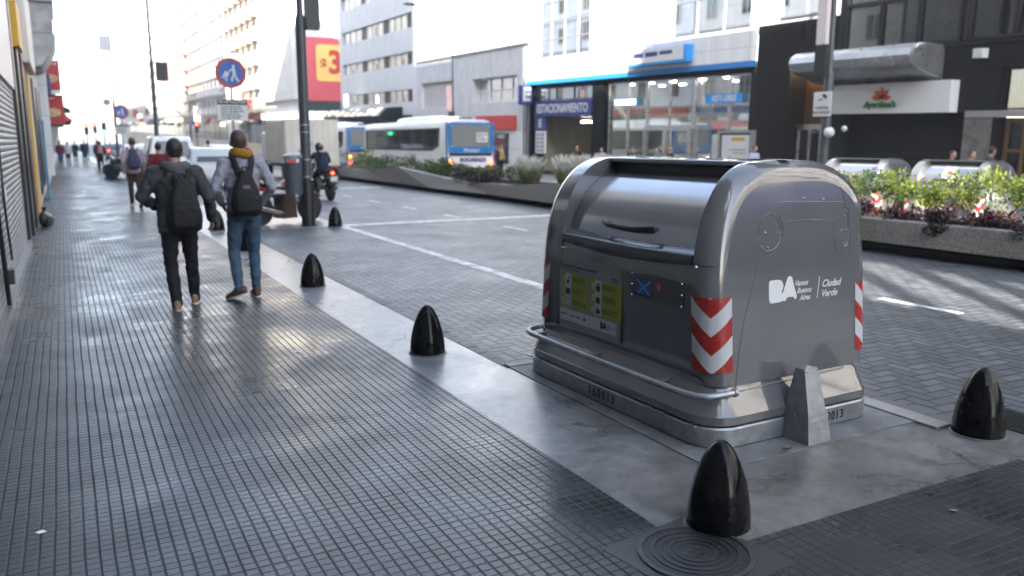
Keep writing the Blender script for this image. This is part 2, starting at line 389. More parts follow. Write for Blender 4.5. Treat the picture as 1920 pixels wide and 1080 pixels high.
# manhole cover with rings
mh = thing('manhole_cover', 'dark round iron manhole cover with concentric rings beside the nearest bollard', 'manhole cover', (2.185, 2.455, .008), R(8)); mh.scale = (.8, .8, 1)
b = MB(); b.box(-.36, .33, -.36, .33, -.02, .002); b.build('frame', conc_mat('manhole_surround', (.042, .041, .040), .6, .25, .3, 5), mh)
miron = pm('manhole_iron', (.028, .028, .03), .5, .4, var=.35, vs=16, bump=.3, bs=120)
b = MB(); b.lathe([(0.0001, .007), (.27, .007), (.282, .004), (.282, -.01)], 48); b.build('lid', miron, mh)
b = MB()
for r in (.10, .14, .182, .222): b.lathe([(r - .0045, .006), (r - .0045, .0115), (r + .0045, .0115), (r + .0045, .006)], 48)
b.lathe([(.275, .006), (.275, .011), (.30, .011), (.30, 0)], 48)
b.bars(.14, .045, 1, (-.07, .045, .0075), (1, 0, 0), (0, 1, 0), 0, .003, 4); b.text('C N', .04, (0, -.035, .008), (1, 0, 0), (0, 1, 0), depth=.003)
b.build('ring', pm('manhole_worn', (.075, .075, .08), .4, .6, var=.3, vs=20), mh)

gr = thing('drain_grate', 'black cast iron drain grate beside the bollard at the kerb', 'drain grate', (5.02, 2.75, 0), 0)
b = MB()
for k in range(9): b.box(-.14 + k * .034, -.12 + k * .034, -.25, .25, -.03, .012)
b.box(-.18, -.155, -.28, .28, -.03, .013); b.box(.155, .18, -.28, .28, -.03, .013); b.box(-.155, .155, -.28, -.25, -.03, .013); b.box(-.155, .155, .25, .28, -.03, .013); b.build('grate', M['dark_metal'], gr)
b = MB(); b.box(-.155, .155, -.25, .25, -.05, .002); b.build('pit', M['black'], gr)
# ---------------------------------------------------------------- the waste container
def rounded_profile():
    half = [(.612, .335), (.622, .50), (.63, .72), (.632, .92), (.622, 1.06), (.603, 1.17), (.576, 1.27), (.535, 1.36), (.48, 1.44), (.41, 1.505), (.33, 1.548), (.24, 1.572), (.12, 1.581), (0, 1.582)]
    def cr(p, n=4):
        out = []
        for i in range(len(p) - 1):
            a = Vector(p[max(i - 1, 0)]); b_ = Vector(p[i]); c = Vector(p[i + 1]); d = Vector(p[min(i + 2, len(p) - 1)])
            for k in range(n):
                u = k / n; out.append(.5 * ((2 * b_) + (c - a) * u + (2 * a - 5 * b_ + 4 * c - d) * u * u + (3 * b_ - a - 3 * c + d) * u ** 3))
        out.append(Vector(p[-1])); return out
    h = cr(half); left = [Vector((-p[0], p[1])) for p in h]; return left + [Vector((p[0] * (1.085 + .13 * max(0, 1 - ((p[1] - 1.45) / .28) ** 2) * (1 if p[1] > 1.17 else 0)), p[1])) for p in reversed(h[:-1])]
PROF = rounded_profile()
def inset(prof, d):
    out = []; n = len(prof)
    for i, p in enumerate(prof):
        a = prof[max(i - 1, 0)]; c = prof[min(i + 1, n - 1)]; t = (c - a).normalized(); nrm = Vector((t.y, -t.x))
        if i in (0, n - 1): nrm = Vector((1 if p.x < 0 else -1, 0))
        out.append(p + nrm * d)
    return out
TAP = .083; FR = .12
def taper(z): return TAP * (z - .35)
def end_y(z, s=-1): return s * (.95 - taper(z))

BIN = {}
mbin = pm('container_grey', (.112, .115, .122), .09, .0, var=.05, vs=3, bump=.012, bs=5, bd=.05, coat=1.0, rv=.06)
mlid = None
def lid_mat():
    t = NT('lid_metal'); x, y, z = t.xyz()
    st = t.noise(7, 3, .6, v=t.cxyz(t.mt('MULTIPLY', x, 8), t.mt('MULTIPLY', y, .35), t.mt('MULTIPLY', z, 8)))
    t.pbsdf(t.hsv((.36, .37, .39), t.mr(st, .3, .7, .96, 1.04)), t.mr(st, .3, .7, .14, .19), .85, None, .5); return t.m
mlid = lid_mat()
mwhite_r = pm('reflective_white', (.46, .48, .50), .35, var=.05, vs=30); mred_r = pm('reflective_red', (.30, .016, .014), .32, var=.12, vs=10)
mseam = pm('seam_dark', (.03, .03, .032), .5, var=0); mbolt = pm('bolt_steel', (.5, .5, .5), .25, .9, var=0)

def make_container():
    root = thing('waste_container', 'large grey street waste container with rolling lid and logo panel, standing beside the sidewalk', 'waste container', (3.665, 4.31, .012), R(1.2))
    # galvanised base and skirt
    b = MB(); rings = []
    for hx, hy, r, z in ((.69, 1.01, .2, 0), (.70, 1.02, .21, .008), (.70, 1.02, .21, .108), (.692, 1.012, .205, .118), (.66, .98, .18, .119)): rings.append([(x, y, z) for x, y in rrect(hx, hy, r, 10)])
    b.loft(rings, 0, True); base = b.build('base', M['galv'], root, ang=30)
    b = MB()
    b.text('160013', .084, (-.7015, 0.0, .06), (0, -1, 0), (0, 0, 1), depth=.001, bold=.0016, sx=.9, sp=1.35)
    b.build('lettering', M['textk'], base); b = MB()
    b.text('160013', .078, (.262, -1.0215, .058), (1, 0, 0), (0, 0, 1), depth=.001, bold=.0014, sx=.8, sp=1.25)
    b.build('lettering', M['textk'], base)
    b = MB()
    for y in (-.9, -.62, -.52, .75, .88): b.box(-.709, -.69, y, y + .07, .112, .124)
    build_split(b, 'bracket', M['galv'], base, bevel=.002)
    b = MB(); rings = []
    for hx, hy, r, z in ((.685, 1.005, .19, .124), (.695, 1.015, .2, .132), (.695, 1.015, .2, .178), (.688, 1.008, .2, .188), (.655, .965, .16, .275), (.646, .955, .14, .292), (.60, .93, .13, .345)): rings.append([(x, y, z) for x, y in rrect(hx, hy, r, 10)])
    b.loft(rings, 0, True); b.build('skirt', mbin, root, ang=22)
    # rounded end shells
    yi = {-1: -.745, 1: .60}
    for s in (-1, 1):
        b = MB(); rings = [[(p.x, yi[s], p.y) for p in PROF]]
        N = 9
        for i in range(N + 1):
            th = math.pi / 2 * i / N; off = FR * math.sin(th)
            pr = inset(PROF, FR * (1 - math.cos(th)))
            rings.append([(p.x, s * (.95 - FR - taper(p.y)) + s * off, p.y) for p in pr])
        b.loft(rings, 0, True); sh = b.build('end_shell', mbin, root, ang=35)
        if s == -1: shell = sh
    # centre body below the lid
    b = MB()
    front = [p for p in PROF if p.x < -.4 and p.y < .99]
    def midp(sgn):
        pts = [(sgn * p.x + (-.004 if sgn < 0 else .004) * -1, p.y) for p in front]
        return pts
    f = [(-abs(p.x) + .005, p.y) for p in front]; f2 = f + [(-.615, 1.0), (-.56, 1.012), (-.40, 1.01), (-.40, .34)]
    b.prism(f2, 'y', -.744, .599); b.build('front_panel', mbin, root, ang=30)
    b = MB(); b.prism([(-x * 1.085, z) for x, z in f2], 'y', -.744, .599); b.build('back_panel', mbin, root, ang=30)
    b = MB(); b.box(-.5, .5, -.744, .599, .345, .36); b.box(-.02, .02, -.744, .599, .36, 1.529); b.box(-.18, -.021, -.744, .599, 1.44, 1.528); b.box(.021, .18, -.744, .599, 1.44, 1.528); b.build('inner_wall', M['black'], root)
    # polished lip under the lid
    b = MB(); lip = [(-.50, 1.125), (-.54, 1.10), (-.60, 1.078), (-.628, 1.06), (-.637, 1.046), (-.636, 1.022), (-.622, 1.016), (-.55, 1.025), (-.5, 1.06)]
    rings = []
    for i in range(15):
        y = .595 - i * (1.335 / 14); u = i / 14; sag = -.012 - .035 * math.sin(u * math.pi)
        rings.append([(x, y, z + (sag if x < -.57 and z < 1.05 else sag * .4)) for x, z in lip])
    b.loft(rings, 0, True); b.build('lip', pm('lip_polished', (.05, .052, .06), .1, .5, var=.1, bump=.06, bs=5, bd=.04), root, ang=50)
    # rolling lids
    for s in (-1, 1):
        b = MB(); rings = []
        for y, r in ((-.741, .49), (-.738, .503), (.593, .503), (.596, .49)):
            rings.append([(s * (.055 + r * math.cos(R(a))), y, 1.0 + r * math.sin(R(a))) for a in range(-12, 97, 4)])
        b.loft(rings, 0, True, False, False, closed=False)
        lid = b.build('lid', mlid, root, ang=50)
        if s == -1:
            b = MB(); pts = []
            for i in range(13):
                u = i / 12; y = .225 - .52 * u; o = .035 * min(1, math.sin(math.pi * u) * 2.2)
                pts.append((-.553 - o + .01, y, 1.165 - .016 * math.sin(math.pi * u)))
            b.tube(pts, .0125, 10, flat=1.3); b.build('handle', M['black'], lid)
            b = MB()
            for i in range(2): b.cyl((-.545, .2 - .47 * i, 1.10), (-.552, .2 - .47 * i, 1.10), .006)
            build_split(b, 'rivet', mbolt, lid)
    b = MB(); b.prism([(-.235, 1.548), (-.225, 1.574), (-.12, 1.581), (.12, 1.581), (.225, 1.574), (.235, 1.548), (.2, 1.53), (-.2, 1.53)], 'y', -.744, .599); b.build('top_cover', mbin, root, bevel=.005)
    # guard rail
    b = MB(); pts = [(-.60, .885, .335), (-.64, .90, .332), (-.70, .895, .326), (-.738, .87, .318), (-.752, .81, .312), (-.752, .3, .308), (-.752, -.4, .308), (-.75, -.84, .310), (-.735, -.93, .312), (-.69, -.985, .314), (-.60, -1.0, .316), (-.52, -1.0, .316)]
    b.tube(pts, .019, 14); rail = b.build('guard_rail', M['galv'], root, ang=60)
    b = MB(); b.cyl((-.525, -1.0, .316), (-.505, -1.0, .316), .024, .024); b.build('end_cap', M['galv'], rail, bevel=.003)
    b = MB()
    for y in (.8, .1, -.6): b.box(-.75, -.60, y, y + .03, .302, .312)
    build_split(b, 'bracket', M['galv'], rail)
    # embossed outlines and plates on the near end
    def E(x, z, o=.0):
        if x > .42: x = .42 + (x - .42) * .42
        return (x, end_y(z) - o, z)
    def smooth(pts, n=5):
        P = [Vector((p[0], p[1])) for p in pts]; out = []
        for i in range(len(P) - 1):
            a, c, d, e = P[max(i - 1, 0)], P[i], P[i + 1], P[min(i + 2, len(P) - 1)]
            for k in range(n):
                u = k / n; out.append(.5 * ((2 * c) + (d - a) * u + (2 * a - 5 * c + 4 * d - e) * u * u + (3 * c - a - 3 * d + e) * u ** 3))
        out.append(P[-1]); return out
    b = MB()
    def line(pts, r=.0042, n=5): b.tube([E(p.x, p.y, -.0012) for p in smooth(pts, n)], r, 6)
    line([(.45, .322), (0, .31), (-.418, .301), (-.446, .315), (-.458, .358), (-.404, .654), (-.284, .989), (-.263, 1.027), (-.21, 1.043), (-.158, 1.056), (-.115, 1.09), (-.082, 1.15), (-.085, 1.22), (-.12, 1.28)])
    line([(-.262, 1.11), (-.235, 1.082), (-.19, 1.073), (-.14, 1.09), (-.108, 1.13), (-.1, 1.19), (-.12, 1.25), (-.155, 1.28), (-.19, 1.286), (-.235, 1.265), (-.265, 1.22), (-.275, 1.16)])
    line([(-.066, 1.18), (-.062, 1.196), (-.05, 1.22), (-.006, 1.232), (.12, 1.234), (.24, 1.231), (.332, 1.216), (.346, 1.197), (.35, 1.17)])
    line([(.40, 1.11), (.43, 1.075), (.474, 1.062), (.52, 1.075), (.55, 1.12), (.558, 1.18), (.54, 1.24), (.50, 1.268)])
    line([(.35, 1.12), (.36, 1.06), (.39, 1.03), (.43, 1.022), (.46, 1.01)]); line([(-.099, 1.347), (.15, 1.34), (.445, 1.33)], .003)
    b.build('embossed_outline', mbin, shell, ang=60)
    b = MB(); b.tube([E(p.x, p.y, -.003) for p in smooth([(.40, 1.42), (.455, 1.36), (.470, 1.31), (.50, 1.297), (.551, 1.286), (.575, 1.24), (.578, 1.09), (.59, 1.06), (.615, 1.035)], 4)], .005, 6)
    pts = [(p.x - .006, -.80, p.y) for p in PROF if p.x < -.55 and .985 < p.y < .99]
    b.tube([(-.6285, -.746, 1.012), (-.6285, -.85, 1.012), (-.60, -.885, 1.012)], .0035, 6)
    build_split(b, 'seam', mseam, shell)
    b = MB()
    for x, z in ((-.181, 1.262), (-.223, 1.181), (-.118, 1.175), (-.205, 1.095), (.483, 1.245), (.412, 1.163), (.503, 1.16), (.46, 1.082), (.092, 1.358), (.254, 1.352)):
        p = E(x, z); r = .008 if z < 1.3 else .011
        b.cyl((p[0], p[1] + .002, z), (p[0], p[1] - .006, z), r, r * .7, 10)
    b.cyl((-.625, -.776, 1.0), (-.638, -.776, 1.0), .012, .008, 12); build_split(b, 'bolt', mbolt, shell)
    # city logo, tilted lettering
    n_ = Vector((0, -1, -TAP)).normalized(); U = Vector((1, 0, 0)); V = Vector((0, TAP, -1)).normalized() * -1
    def L(x, z, o=.0025): return Vector(E(x, z)) + n_ * o
    b = MB()
    blob = [(-.186, .905), (-.12, .905), (-.092, .892), (-.083, .868), (-.090, .845), (-.098, .838), (-.088, .826), (-.066, .872), (-.045, .912), (-.027, .918), (-.011, .908), (.004, .862), (.022, .812), (.026, .795), (.017, .783), (.006, .785), (-.003, .797), (-.05, .797), (-.062, .783), (-.076, .777), (-.09, .783), (-.105, .776), (-.182, .774), (-.194, .787), (-.198, .80), (-.198, .885)]
    sm_ = smooth(blob + [blob[0]], 3)[:-1]
    b.loft([[L(p.x, p.y, .0005) for p in sm_], [L(p.x, p.y, .003) for p in sm_]], 0, False)
    for s_, x, z in (('Vamos', .010, .872), ('Buenos', .030, .828), ('Aires', .052, .785)): b.text(s_, .047, L(x, z), U, V, 'LEFT', 0, .0008, .0011, .18, .86)
    for s_, x, z in (('Ciudad', .240, .852), ('Verde', .232, .793)): b.text(s_, .062, L(x, z), U, V, 'LEFT', 0, .0008, .0014, .18, .92)
    b.add([L(.217, .897), L(.223, .897), L(.201, .772), L(.195, .772)], [(0, 1, 2, 3)], 0)
    b.build('logo', M['textw'], shell)
    b = MB(); b.quad((-.02, -.62, 1.5835), (.06, -.62, 1.5835), (.06, -.80, 1.5835), (-.02, -.80, 1.5835)); b.build('sticker', M['sign_white'], shell)
    # information panel
    b = MB(); XF = -.6335
    def FP(y, z, o=0): return (-.630 - o + .02 * max(0, (.65 - z)) * .12 * 0 - .0 , y, z)
    ip = rrect(.355, .244, .025, 5, .262, .652); b.prism(ip, 'x', -.632, -.626); info = b.build('info_panel', pm('panel_grey', (.20, .20, .21), .45, var=.04), root)
    bg_ = MB(); bw = MB(); bk = MB()
    F_ = lambda y, z, o=.0: (-.6335 - o, y, z)
    def rect(m, y0, y1, z0, z1, o): m.quad(F_(y0, z0, o), F_(y1, z0, o), F_(y1, z1, o), F_(y0, z1, o))
    for i in range(3):
        z1 = .785 - .079 * i
        for y0 in (.585, .228): rect(bg_, y0 - .052 * 0, y0 - .335 + .0, z1, z1 - .074, 0)
    bg_.build('green_block', pm('lime_print', (.235, .275, .022), .5, var=.04), info)
    for i in range(3):
        z1 = .785 - .079 * i
        for c, y0 in enumerate((.585, .228)):
            rect(bw, y0 - .045, y0 - .12, z1 + .003, z1 - .073, .001)
            bw.text(str(i + 1 + 3 * c), .06, F_(y0 - .02, z1 - .04, .0012), (0, -1, 0), (0, 0, 1), depth=.0003, bold=.002)
    rect(bw, .60, -.062, .538, .455, .001); bw.build('white_print', pm('print_white', (.44, .44, .45), .5, var=.02), info)
    T = lambda s_, sz, y, z, al='LEFT', bo=.0: bk.text(s_, sz, F_(y, z, .0024), (0, -1, 0), (0, 0, 1), al, 0, .0002, bo)
    T('Contenedor de apertura magnética', .030, .588, .842, bo=.0006); bk.bars(.22, .016, 1, F_(.588, .825, .0015), (0, -1, 0), (0, 0, 1), 0, .001, 2); bk.bars(.07, .04, 2, F_(.0, .83, .0015), (0, -1, 0), (0, 0, 1), 0, .001, 3)
    for i in range(3):
        for q, y0 in enumerate((.455, .098)): bk.bars(.17, .038, 3, F_(y0, .772 - .079 * i, .0015), (0, -1, 0), (0, 0, 1), 0, .001, 10 + i * 2 + q)
    bk.bars(.09, .022, 1, F_(.585, .508, .0015), (0, -1, 0), (0, 0, 1), 0, .001, 21); bk.bars(.14, .018, 1, F_(.485, .506, .0015), (0, -1, 0), (0, 0, 1), 0, .001, 22); T('BA', .058, .115, .495, bo=.004); T('Vamos', .014, .04, .512); T('Buenos', .014, .038, .497); T('Aires', .014, .034, .482); T('Ciudad', .014, -.015, .505); T('Verde', .014, -.015, .488)
    bk.lathe([(.0001, -.6362), (.012, -.6362), (.012, -.6356)], 14, axis='x', M=Matrix.Translation((0, .30, .497)))
    P = lambda pts, o=.0024: bk.add([F_(y, z, o) for y, z in pts], [tuple(range(len(pts)))])
    def pict(y, z, kind):
        if kind == 0: P([(y + .02, z - .03), (y - .012, z - .03), (y - .016, z - .005), (y + .018, z - .002)]); P([(y - .006, z - .005), (y - .012, z - .005), (y - .024, z + .02), (y - .018, z + .022)]); bk.lathe([(.0001, -.6362), (.010, -.6362), (.010, -.6356)], 12, axis='x', M=Matrix.Translation((0, y - .016, z + .018)))
        if kind == 1: P([(y + .03, z - .024), (y - .028, z - .028), (y - .028, z + .016), (y + .03, z + .02)])
        if kind == 2:
            for q in ((0, .026, .022, .026), ): P([(y + .024, z - .03), (y + .018, z - .03), (y + .018, z + .03), (y + .024, z + .03)]); P([(y - .018, z - .03), (y - .024, z - .03), (y - .024, z + .03), (y - .018, z + .03)]); P([(y + .018, z + .024), (y - .018, z + .024), (y - .018, z + .03), (y + .018, z + .03)]); P([(y + .018, z - .03), (y - .018, z - .03), (y - .018, z - .024), (y + .018, z - .024)])
        if kind in (3, 4): P([(y + .024, z - .032), (y - .022, z - .032), (y - .022, z + .008), (y + .024, z + .008)]); P([(y + .012, z + .012), (y - .016, z + .012), (y - .006, z + .03), (y + .004, z + .026)] if kind == 3 else [(y + .003, z + .01), (y - .003, z + .01), (y - .003, z + .033), (y + .003, z + .033)])
        if kind == 5: P([(y + .024, z - .026), (y + .012, z - .026), (y + .012, z + .004), (y + .024, z + .004)]); P([(y + .009, z - .024), (y - .024, z - .022), (y - .026, z + .004), (y - .004, z + .008), (y + .002, z + .028), (y + .009, z + .026), (y + .009, z + .0)])
    for i in range(3):
        pict(.5025, .7475 - .079 * i, i); pict(.1455, .7475 - .079 * i, i + 3)
    bk.build('black_print', M['textk'], info)
    # card reader
    b = MB(); b.prism(rrect(.244, .076, .006, 3, -.44, .822), 'x', -.6335, -.624); rd = b.build('card_reader', pm('reader_plate', (.11, .112, .118), .35, .6, var=.06), root)
    def scr():
        t = NT('reader_screen'); x, y, z = t.xyz(); a = t.mt('ABSOLUTE', t.mt('SUBTRACT', t.mt('MULTIPLY', t.mt('ADD', y, .326), .7), t.mt('SUBTRACT', z, .815)))
        a2 = t.mt('ABSOLUTE', t.mt('ADD', t.mt('MULTIPLY', t.mt('ADD', y, .326), .7), t.mt('SUBTRACT', z, .815)))
        f = t.mr(t.mt('MINIMUM', a, a2), 0, .012, 1, 0, True); c = t.mix(f, (.010, .03, .075), (.035, .11, .24))
        p = t.pbsdf(c, .15, 0, None, .5); t.link(c, p.inputs['Emission Color']); p.inputs['Emission Strength'].default_value = .05; return t.m
    b = MB(); b.box(-.6345, -.63, -.408, -.24, .766, .868); b.build('bezel', M['black'], rd)
    b = MB(); b.box(-.6352, -.634, -.398, -.25, .772, .861); b.build('screen', scr(), rd)
    b = MB(); b.lathe([(.0001, -.6348), (.025, -.6348), (.025, -.632)], 20, axis='x', M=Matrix.Translation((0, -.466, .836))); b.build('button', M['red'], rd)
    b = MB(); b.lathe([(.012, -.6356), (.018, -.6356), (.018, -.6345), (.012, -.6345)], 20, axis='x', M=Matrix.Translation((0, -.466, .836))); b.build('button_ring', pm('button_grey', (.25, .2, .2), .4, var=0), rd)
    b = MB()
    for y in (-.21, -.67):
        for z in (.757, .822, .888): b.cyl((-.632, y, z), (-.639, y, z), .007, .004, 8)
    build_split(b, 'screw', mbolt, rd)
    # raised outline around the front fittings
    b = MB()
    b.tube([(-.628 + (.006 if z > 1 else 0) + .004 * (z < .45), y, z) for y, z in ((.655, .40), (.648, .70), (.635, .90), (.60, .958), (.4, .972), (.0, .962), (-.4, .945), (-.70, .925))], .006, 6); b.build('embossed_outline', mbin, root)
    # chevron stickers wrapped round the corners
    def corner(sx, sy, t, z):
        hx = .63 if sx < 0 else .683; cyy = .95 - taper(z) - FR; cxx = hx - FR; arc = math.pi / 2 * FR; r = FR + .0022
        if t < 0: return (sx * (hx + .0022), sy * (cyy + t), z)
        if t > arc: return (sx * (cxx - (t - arc)), sy * (cyy + r), z)
        a = t / FR; return (sx * (cxx + r * math.cos(a)), sy * (cyy + r * math.sin(a)), z)
    for sx, sy in ((-1, -1), (-1, 1), (1, -1), (1, 1)):
        b = MB(); n = 24; z0, z1, t0, t1 = .415, .835, -.045, .215
        def V_(u, c): return c - .27 * (1 - abs(2 * u - 1))
        for k in range(-1, 6):
            ct, cb = 1.25 - .25 * k, 1.0 - .25 * k
            for i in range(n):
                u0, u1 = i / n, (i + 1) / n; q = []
                for u in (u0, u1):
                    hi = min(1, max(0, V_(u, ct))); lo = min(1, max(0, V_(u, cb))); q.append((u, lo, hi))
                if q[0][2] - q[0][1] < 1e-4 and q[1][2] - q[1][1] < 1e-4: continue
                pt = lambda u, v: corner(sx, sy, t0 + (t1 - t0) * u, z0 + (z1 - z0) * v)
                b.add([pt(q[0][0], q[0][1]), pt(q[1][0], q[1][1]), pt(q[1][0], q[1][2]), pt(q[0][0], q[0][2])], [(0, 1, 2, 3)], 0 if k % 2 == 0 else 1, True)
        b.build('chevron_sticker', [mred_r, mwhite_r], root, ang=80)
    return root
container = make_container()

# two more of the same kind across the street
c2 = copy_tree(container); c2.location = (17.45, 11.55, -.284); c2.rotation_euler = (0, 0, R(-1)); c2["label"] = 'grey waste container across the street with a round prohibition sticker on its lid'
c3 = copy_tree(container); c3.location = (17.45, 14.05, -.284); c3.rotation_euler = (0, 0, R(-1)); c3["label"] = 'grey waste container across the street half hidden behind the near container'
for c in (c2, c3): c["group"] = 'waste containers across the street'
ph = R(38); c0 = Vector((-(.055 + .507 * math.cos(ph)), -.06, 1 + .507 * math.sin(ph))); tu = Vector((0, -1, 0)); tv = Vector((math.sin(ph), 0, math.cos(ph))); tn = tu.cross(tv)
Q = lambda a, c, o: c0 + tu * a + tv * c + tn * o
b = MB(); b.loft([[Q(-.15, -.15, 0), Q(.15, -.15, 0), Q(.15, .15, 0), Q(-.15, .15, 0)], [Q(-.15, -.15, .004), Q(.15, -.15, .004), Q(.15, .15, .004), Q(-.15, .15, .004)]], 0, False)
stk = b.build('sticker', M['sign_white'], c2)
b = MB(); n = 28
for r0, r1 in ((.095, .12),): b.add([Q(r * math.cos(2 * math.pi * j / n), r * math.sin(2 * math.pi * j / n), .006) for j in range(n) for r in (r0, r1)], [(2 * j, 2 * j + 1, (2 * j + 3) % (2 * n), (2 * j + 2) % (2 * n)) for j in range(n)], 0)
b.add([Q(-.085, .07, .0065), Q(-.07, .085, .0065), Q(.085, -.07, .0065), Q(.07, -.085, .0065)], [(0, 1, 2, 3)], 0)
b.add([Q(-.035, -.06, .006), Q(.035, -.06, .006), Q(.03, .02, .006), Q(-.01, .02, .006), Q(-.01, .06, .006), Q(-.03, .06, .006)], [(0, 1, 2, 3, 4, 5)], 1); b.build('symbol', [M['red'], M['textk']], stk)
# ---------------------------------------------------------------- bollards and the steel guard
mboll = NT('bollard_black')
mboll.pbsdf(mboll.mix(mboll.mr(mboll.noise(26, 5, .7), .68, .71, 0, .6), mboll.hsv((.005, .005, .0055), mboll.mr(mboll.noise(9, 4), .3, .7, .6, 1.5)), (.09, .088, .085)), mboll.mr(mboll.noise(14, 5, .65), .3, .7, .05, .12), 0, mboll.bump(mboll.noise(38, 3, .55, v=mboll.cxyz(mboll.xyz()[0], mboll.xyz()[1], mboll.mt('MULTIPLY', mboll.xyz()[2], .35))), .14, .006), .18); mboll = mboll.m
def bollard():
    root = thing('bollard', 'nearest black bullet-shaped bollard, beside the manhole cover', 'bollard', group='black bullet-shaped bollards')
    b = MB(); prof = [(.0001, .400), (.012, .398), (.024, .393), (.041, .378), (.061, .350), (.082, .310), (.101, .262), (.116, .212), (.128, .160), (.136, .110), (.141, .06), (.1425, .02), (.1415, -.02)]
    b.lathe(list(reversed(prof)), 40); b.build('post', mboll, root, ang=80)
    b = MB(); b.lathe([(.141, -.01), (.156, -.01), (.154, .005), (.146, .010), (.141, .010)], 40); b.build('base_ring', M['edge'], root, ang=50); return root
bl = bollard(); bl.location = (2.455, 2.62, .005)
for x, y, z, l in ((2.485, 6.08, .005, 'black bollard on the pale kerb, left of the waste container'), (2.49, 9.64, .005, 'black bollard on the kerb just right of the walkers\' feet'),
                   (2.46, 13.35, .005, 'black bollard partly hidden by the blue jeans of the walking man'), (2.52, 16.75, .006, 'farthest black bollard, seen beside the hand of the man in the dark jacket'),
                   (4.75, 16.42, .006, 'small black bollard right of the dark lamp post by the stop line'), (4.62, 2.80, .005, 'black bollard at right near the drain grate')):
    c = copy_tree(bl); c.location = (x, y, z); c["label"] = l

gd = thing('steel_guard', 'tapered galvanised steel guard post in front of the container end', 'guard post', (3.65, 3.215, .012), R(4))
def frus(b, x0, x1, y0, y1, z0, X0, X1, Y0, Y1, z1): b.loft([[(x0, y0, z0), (x1, y0, z0), (x1, y1, z0), (x0, y1, z0)], [(X0, Y0, z1), (X1, Y0, z1), (X1, Y1, z1), (X0, Y1, z1)]], 0, False)
b = MB(); frus(b, -.085, .08, -.085, .10, .13, -.055, .055, -.012, .055, .415); b.build('post', M['galv'], gd, bevel=.004)
b = MB(); frus(b, -.10, .095, -.105, .115, 0, -.085, .085, -.078, .09, .165); b.build('collar', M['galv'], gd, bevel=.004)
b = MB(); frus(b, -.05, .05, -.006, .05, .4155, -.02, .02, .005, .03, .424); b.build('cap', M['galv'], gd)
b = MB(); b.cyl((-.045, -.014, .40), (-.045, -.022, .40), .004); b.cyl((.045, -.014, .40), (.045, -.022, .40), .004); b.cyl((-.086, .0, .15), (-.10, .0, .15), .008); b.box(.0, .025, -.096, -.088, .08, .09); build_split(b, 'bolt', mbolt, gd)
b = MB()
for q in range(6): b.add([(.0 + .02 * math.cos(q) + random.uniform(-.02, .02), random.uniform(-.02, .02), .004 + .006 * random.random()) for _ in range(4)], [(0, 1, 2, 3)])
tag(b.build('dry_leaf', pm('dry_leaf', (.22, .17, .09), .7), loc=(3.43, 3.13, .014), recalc=False), 'small dry leaf scrap lying at the foot of the steel guard', 'leaf')

# ---------------------------------------------------------------- buildings, right-hand side
XF = 24.0; SL = .017
def fac(name, label, cat, y0, y1, group=None, x=XF):
    ym = (y0 + y1) / 2; return thing(name, label, cat, (x, ym, -.28 + SL * (ym - 20)), 0, math.atan(SL), group), ym
def pane_window(root, y0, y1, z0, z1, xg, ny, nz, frame, glass, t=.05, name='window', d=.06, back=None):
    b = MB()
    b.box(xg - d, xg + .02, y0, y1, z0, z0 + t); b.box(xg - d, xg + .02, y0, y1, z1 - t, z1)
    for i in range(ny + 1):
        y = y0 + (y1 - y0 - t) * i / ny; b.box(xg - d + .003, xg + .017, y, y + t, z0 + t, z1 - t)
    for k in range(1, nz):
        z = z0 + (z1 - z0) * k / nz; b.box(xg - d + .006, xg + .014, y0 + t, y1 - t, z - t / 2, z + t / 2)
    w = b.build(name, frame, root)
    b = MB(); b.quad((xg, y0 + t / 2, z0 + t / 2), (xg, y1 - t / 2, z0 + t / 2), (xg, y1 - t / 2, z1 - t / 2), (xg, y0 + t / 2, z1 - t / 2)); b.build('pane', glass, w, recalc=False)
    return w
def interior(root, y0, y1, z0, z1, x0, depth, m, name='interior'):
    b = MB(); X = x0 + depth
    b.quad((X, y0, z0), (X, y1, z0), (X, y1, z1), (X, y0, z1)); b.quad((x0, y0, z0), (X, y0, z0), (X, y0, z1), (x0, y0, z1)); b.quad((x0, y1, z0), (X, y1, z0), (X, y1, z1), (x0, y1, z1))
    b.quad((x0, y0, z0), (X, y0, z0), (X, y1, z0), (x0, y1, z0)); b.quad((x0, y0, z1), (X, y0, z1), (X, y1, z1), (x0, y1, z1)); return b.build(name, m, root, recalc=False)

def stone(name, col, jy=.0, jz=.0, rough=.5, var=.15, vs=2, jw=.012, dark=.55, spec=.5):
    t = NT(name); x, y, z = t.xyz(); a = t.noise(vs, 7, .62); f = t.noise(60, 2, .5)
    st = t.noise(1.0, 5, .6, v=t.cxyz(t.mt('MULTIPLY', x, 3), t.mt('MULTIPLY', y, 3), t.mt('MULTIPLY', z, .35)))
    v = t.mt('MULTIPLY', t.mr(a, .3, .7, 1 - var, 1 + var), t.mr(st, .35, .7, 1.05, .88)); c = t.hsv(col, t.mt('MULTIPLY', v, t.mr(f, .3, .7, .95, 1.05)))
    if jy or jz:
        js = []
        for w, p in ((y, jy), (z, jz)):
            if p: js.append(t.mr(t.mt('ABSOLUTE', t.mt('SUBTRACT', t.mt('FRACT', t.mt('DIVIDE', w, p)), .5)), .5 - jw / p, .5 - jw / p * .5, 0, 1))
        j = js[0] if len(js) == 1 else t.mt('MAXIMUM', js[0], js[1]); c = t.mix(t.mt('MULTIPLY', j, dark), c, (.03, .03, .03))
    t.pbsdf(c, rough, 0, t.bump(a, .1, .02), spec); return t.m
M['granite'] = stone('dark_granite', (.008, .0083, .010), 1.2, .9, .42, .25, 8, spec=.12)
M['grey_render'] = stone('grey_render', (.60, .605, .62), 0, 0, .7, .10, 1.2)
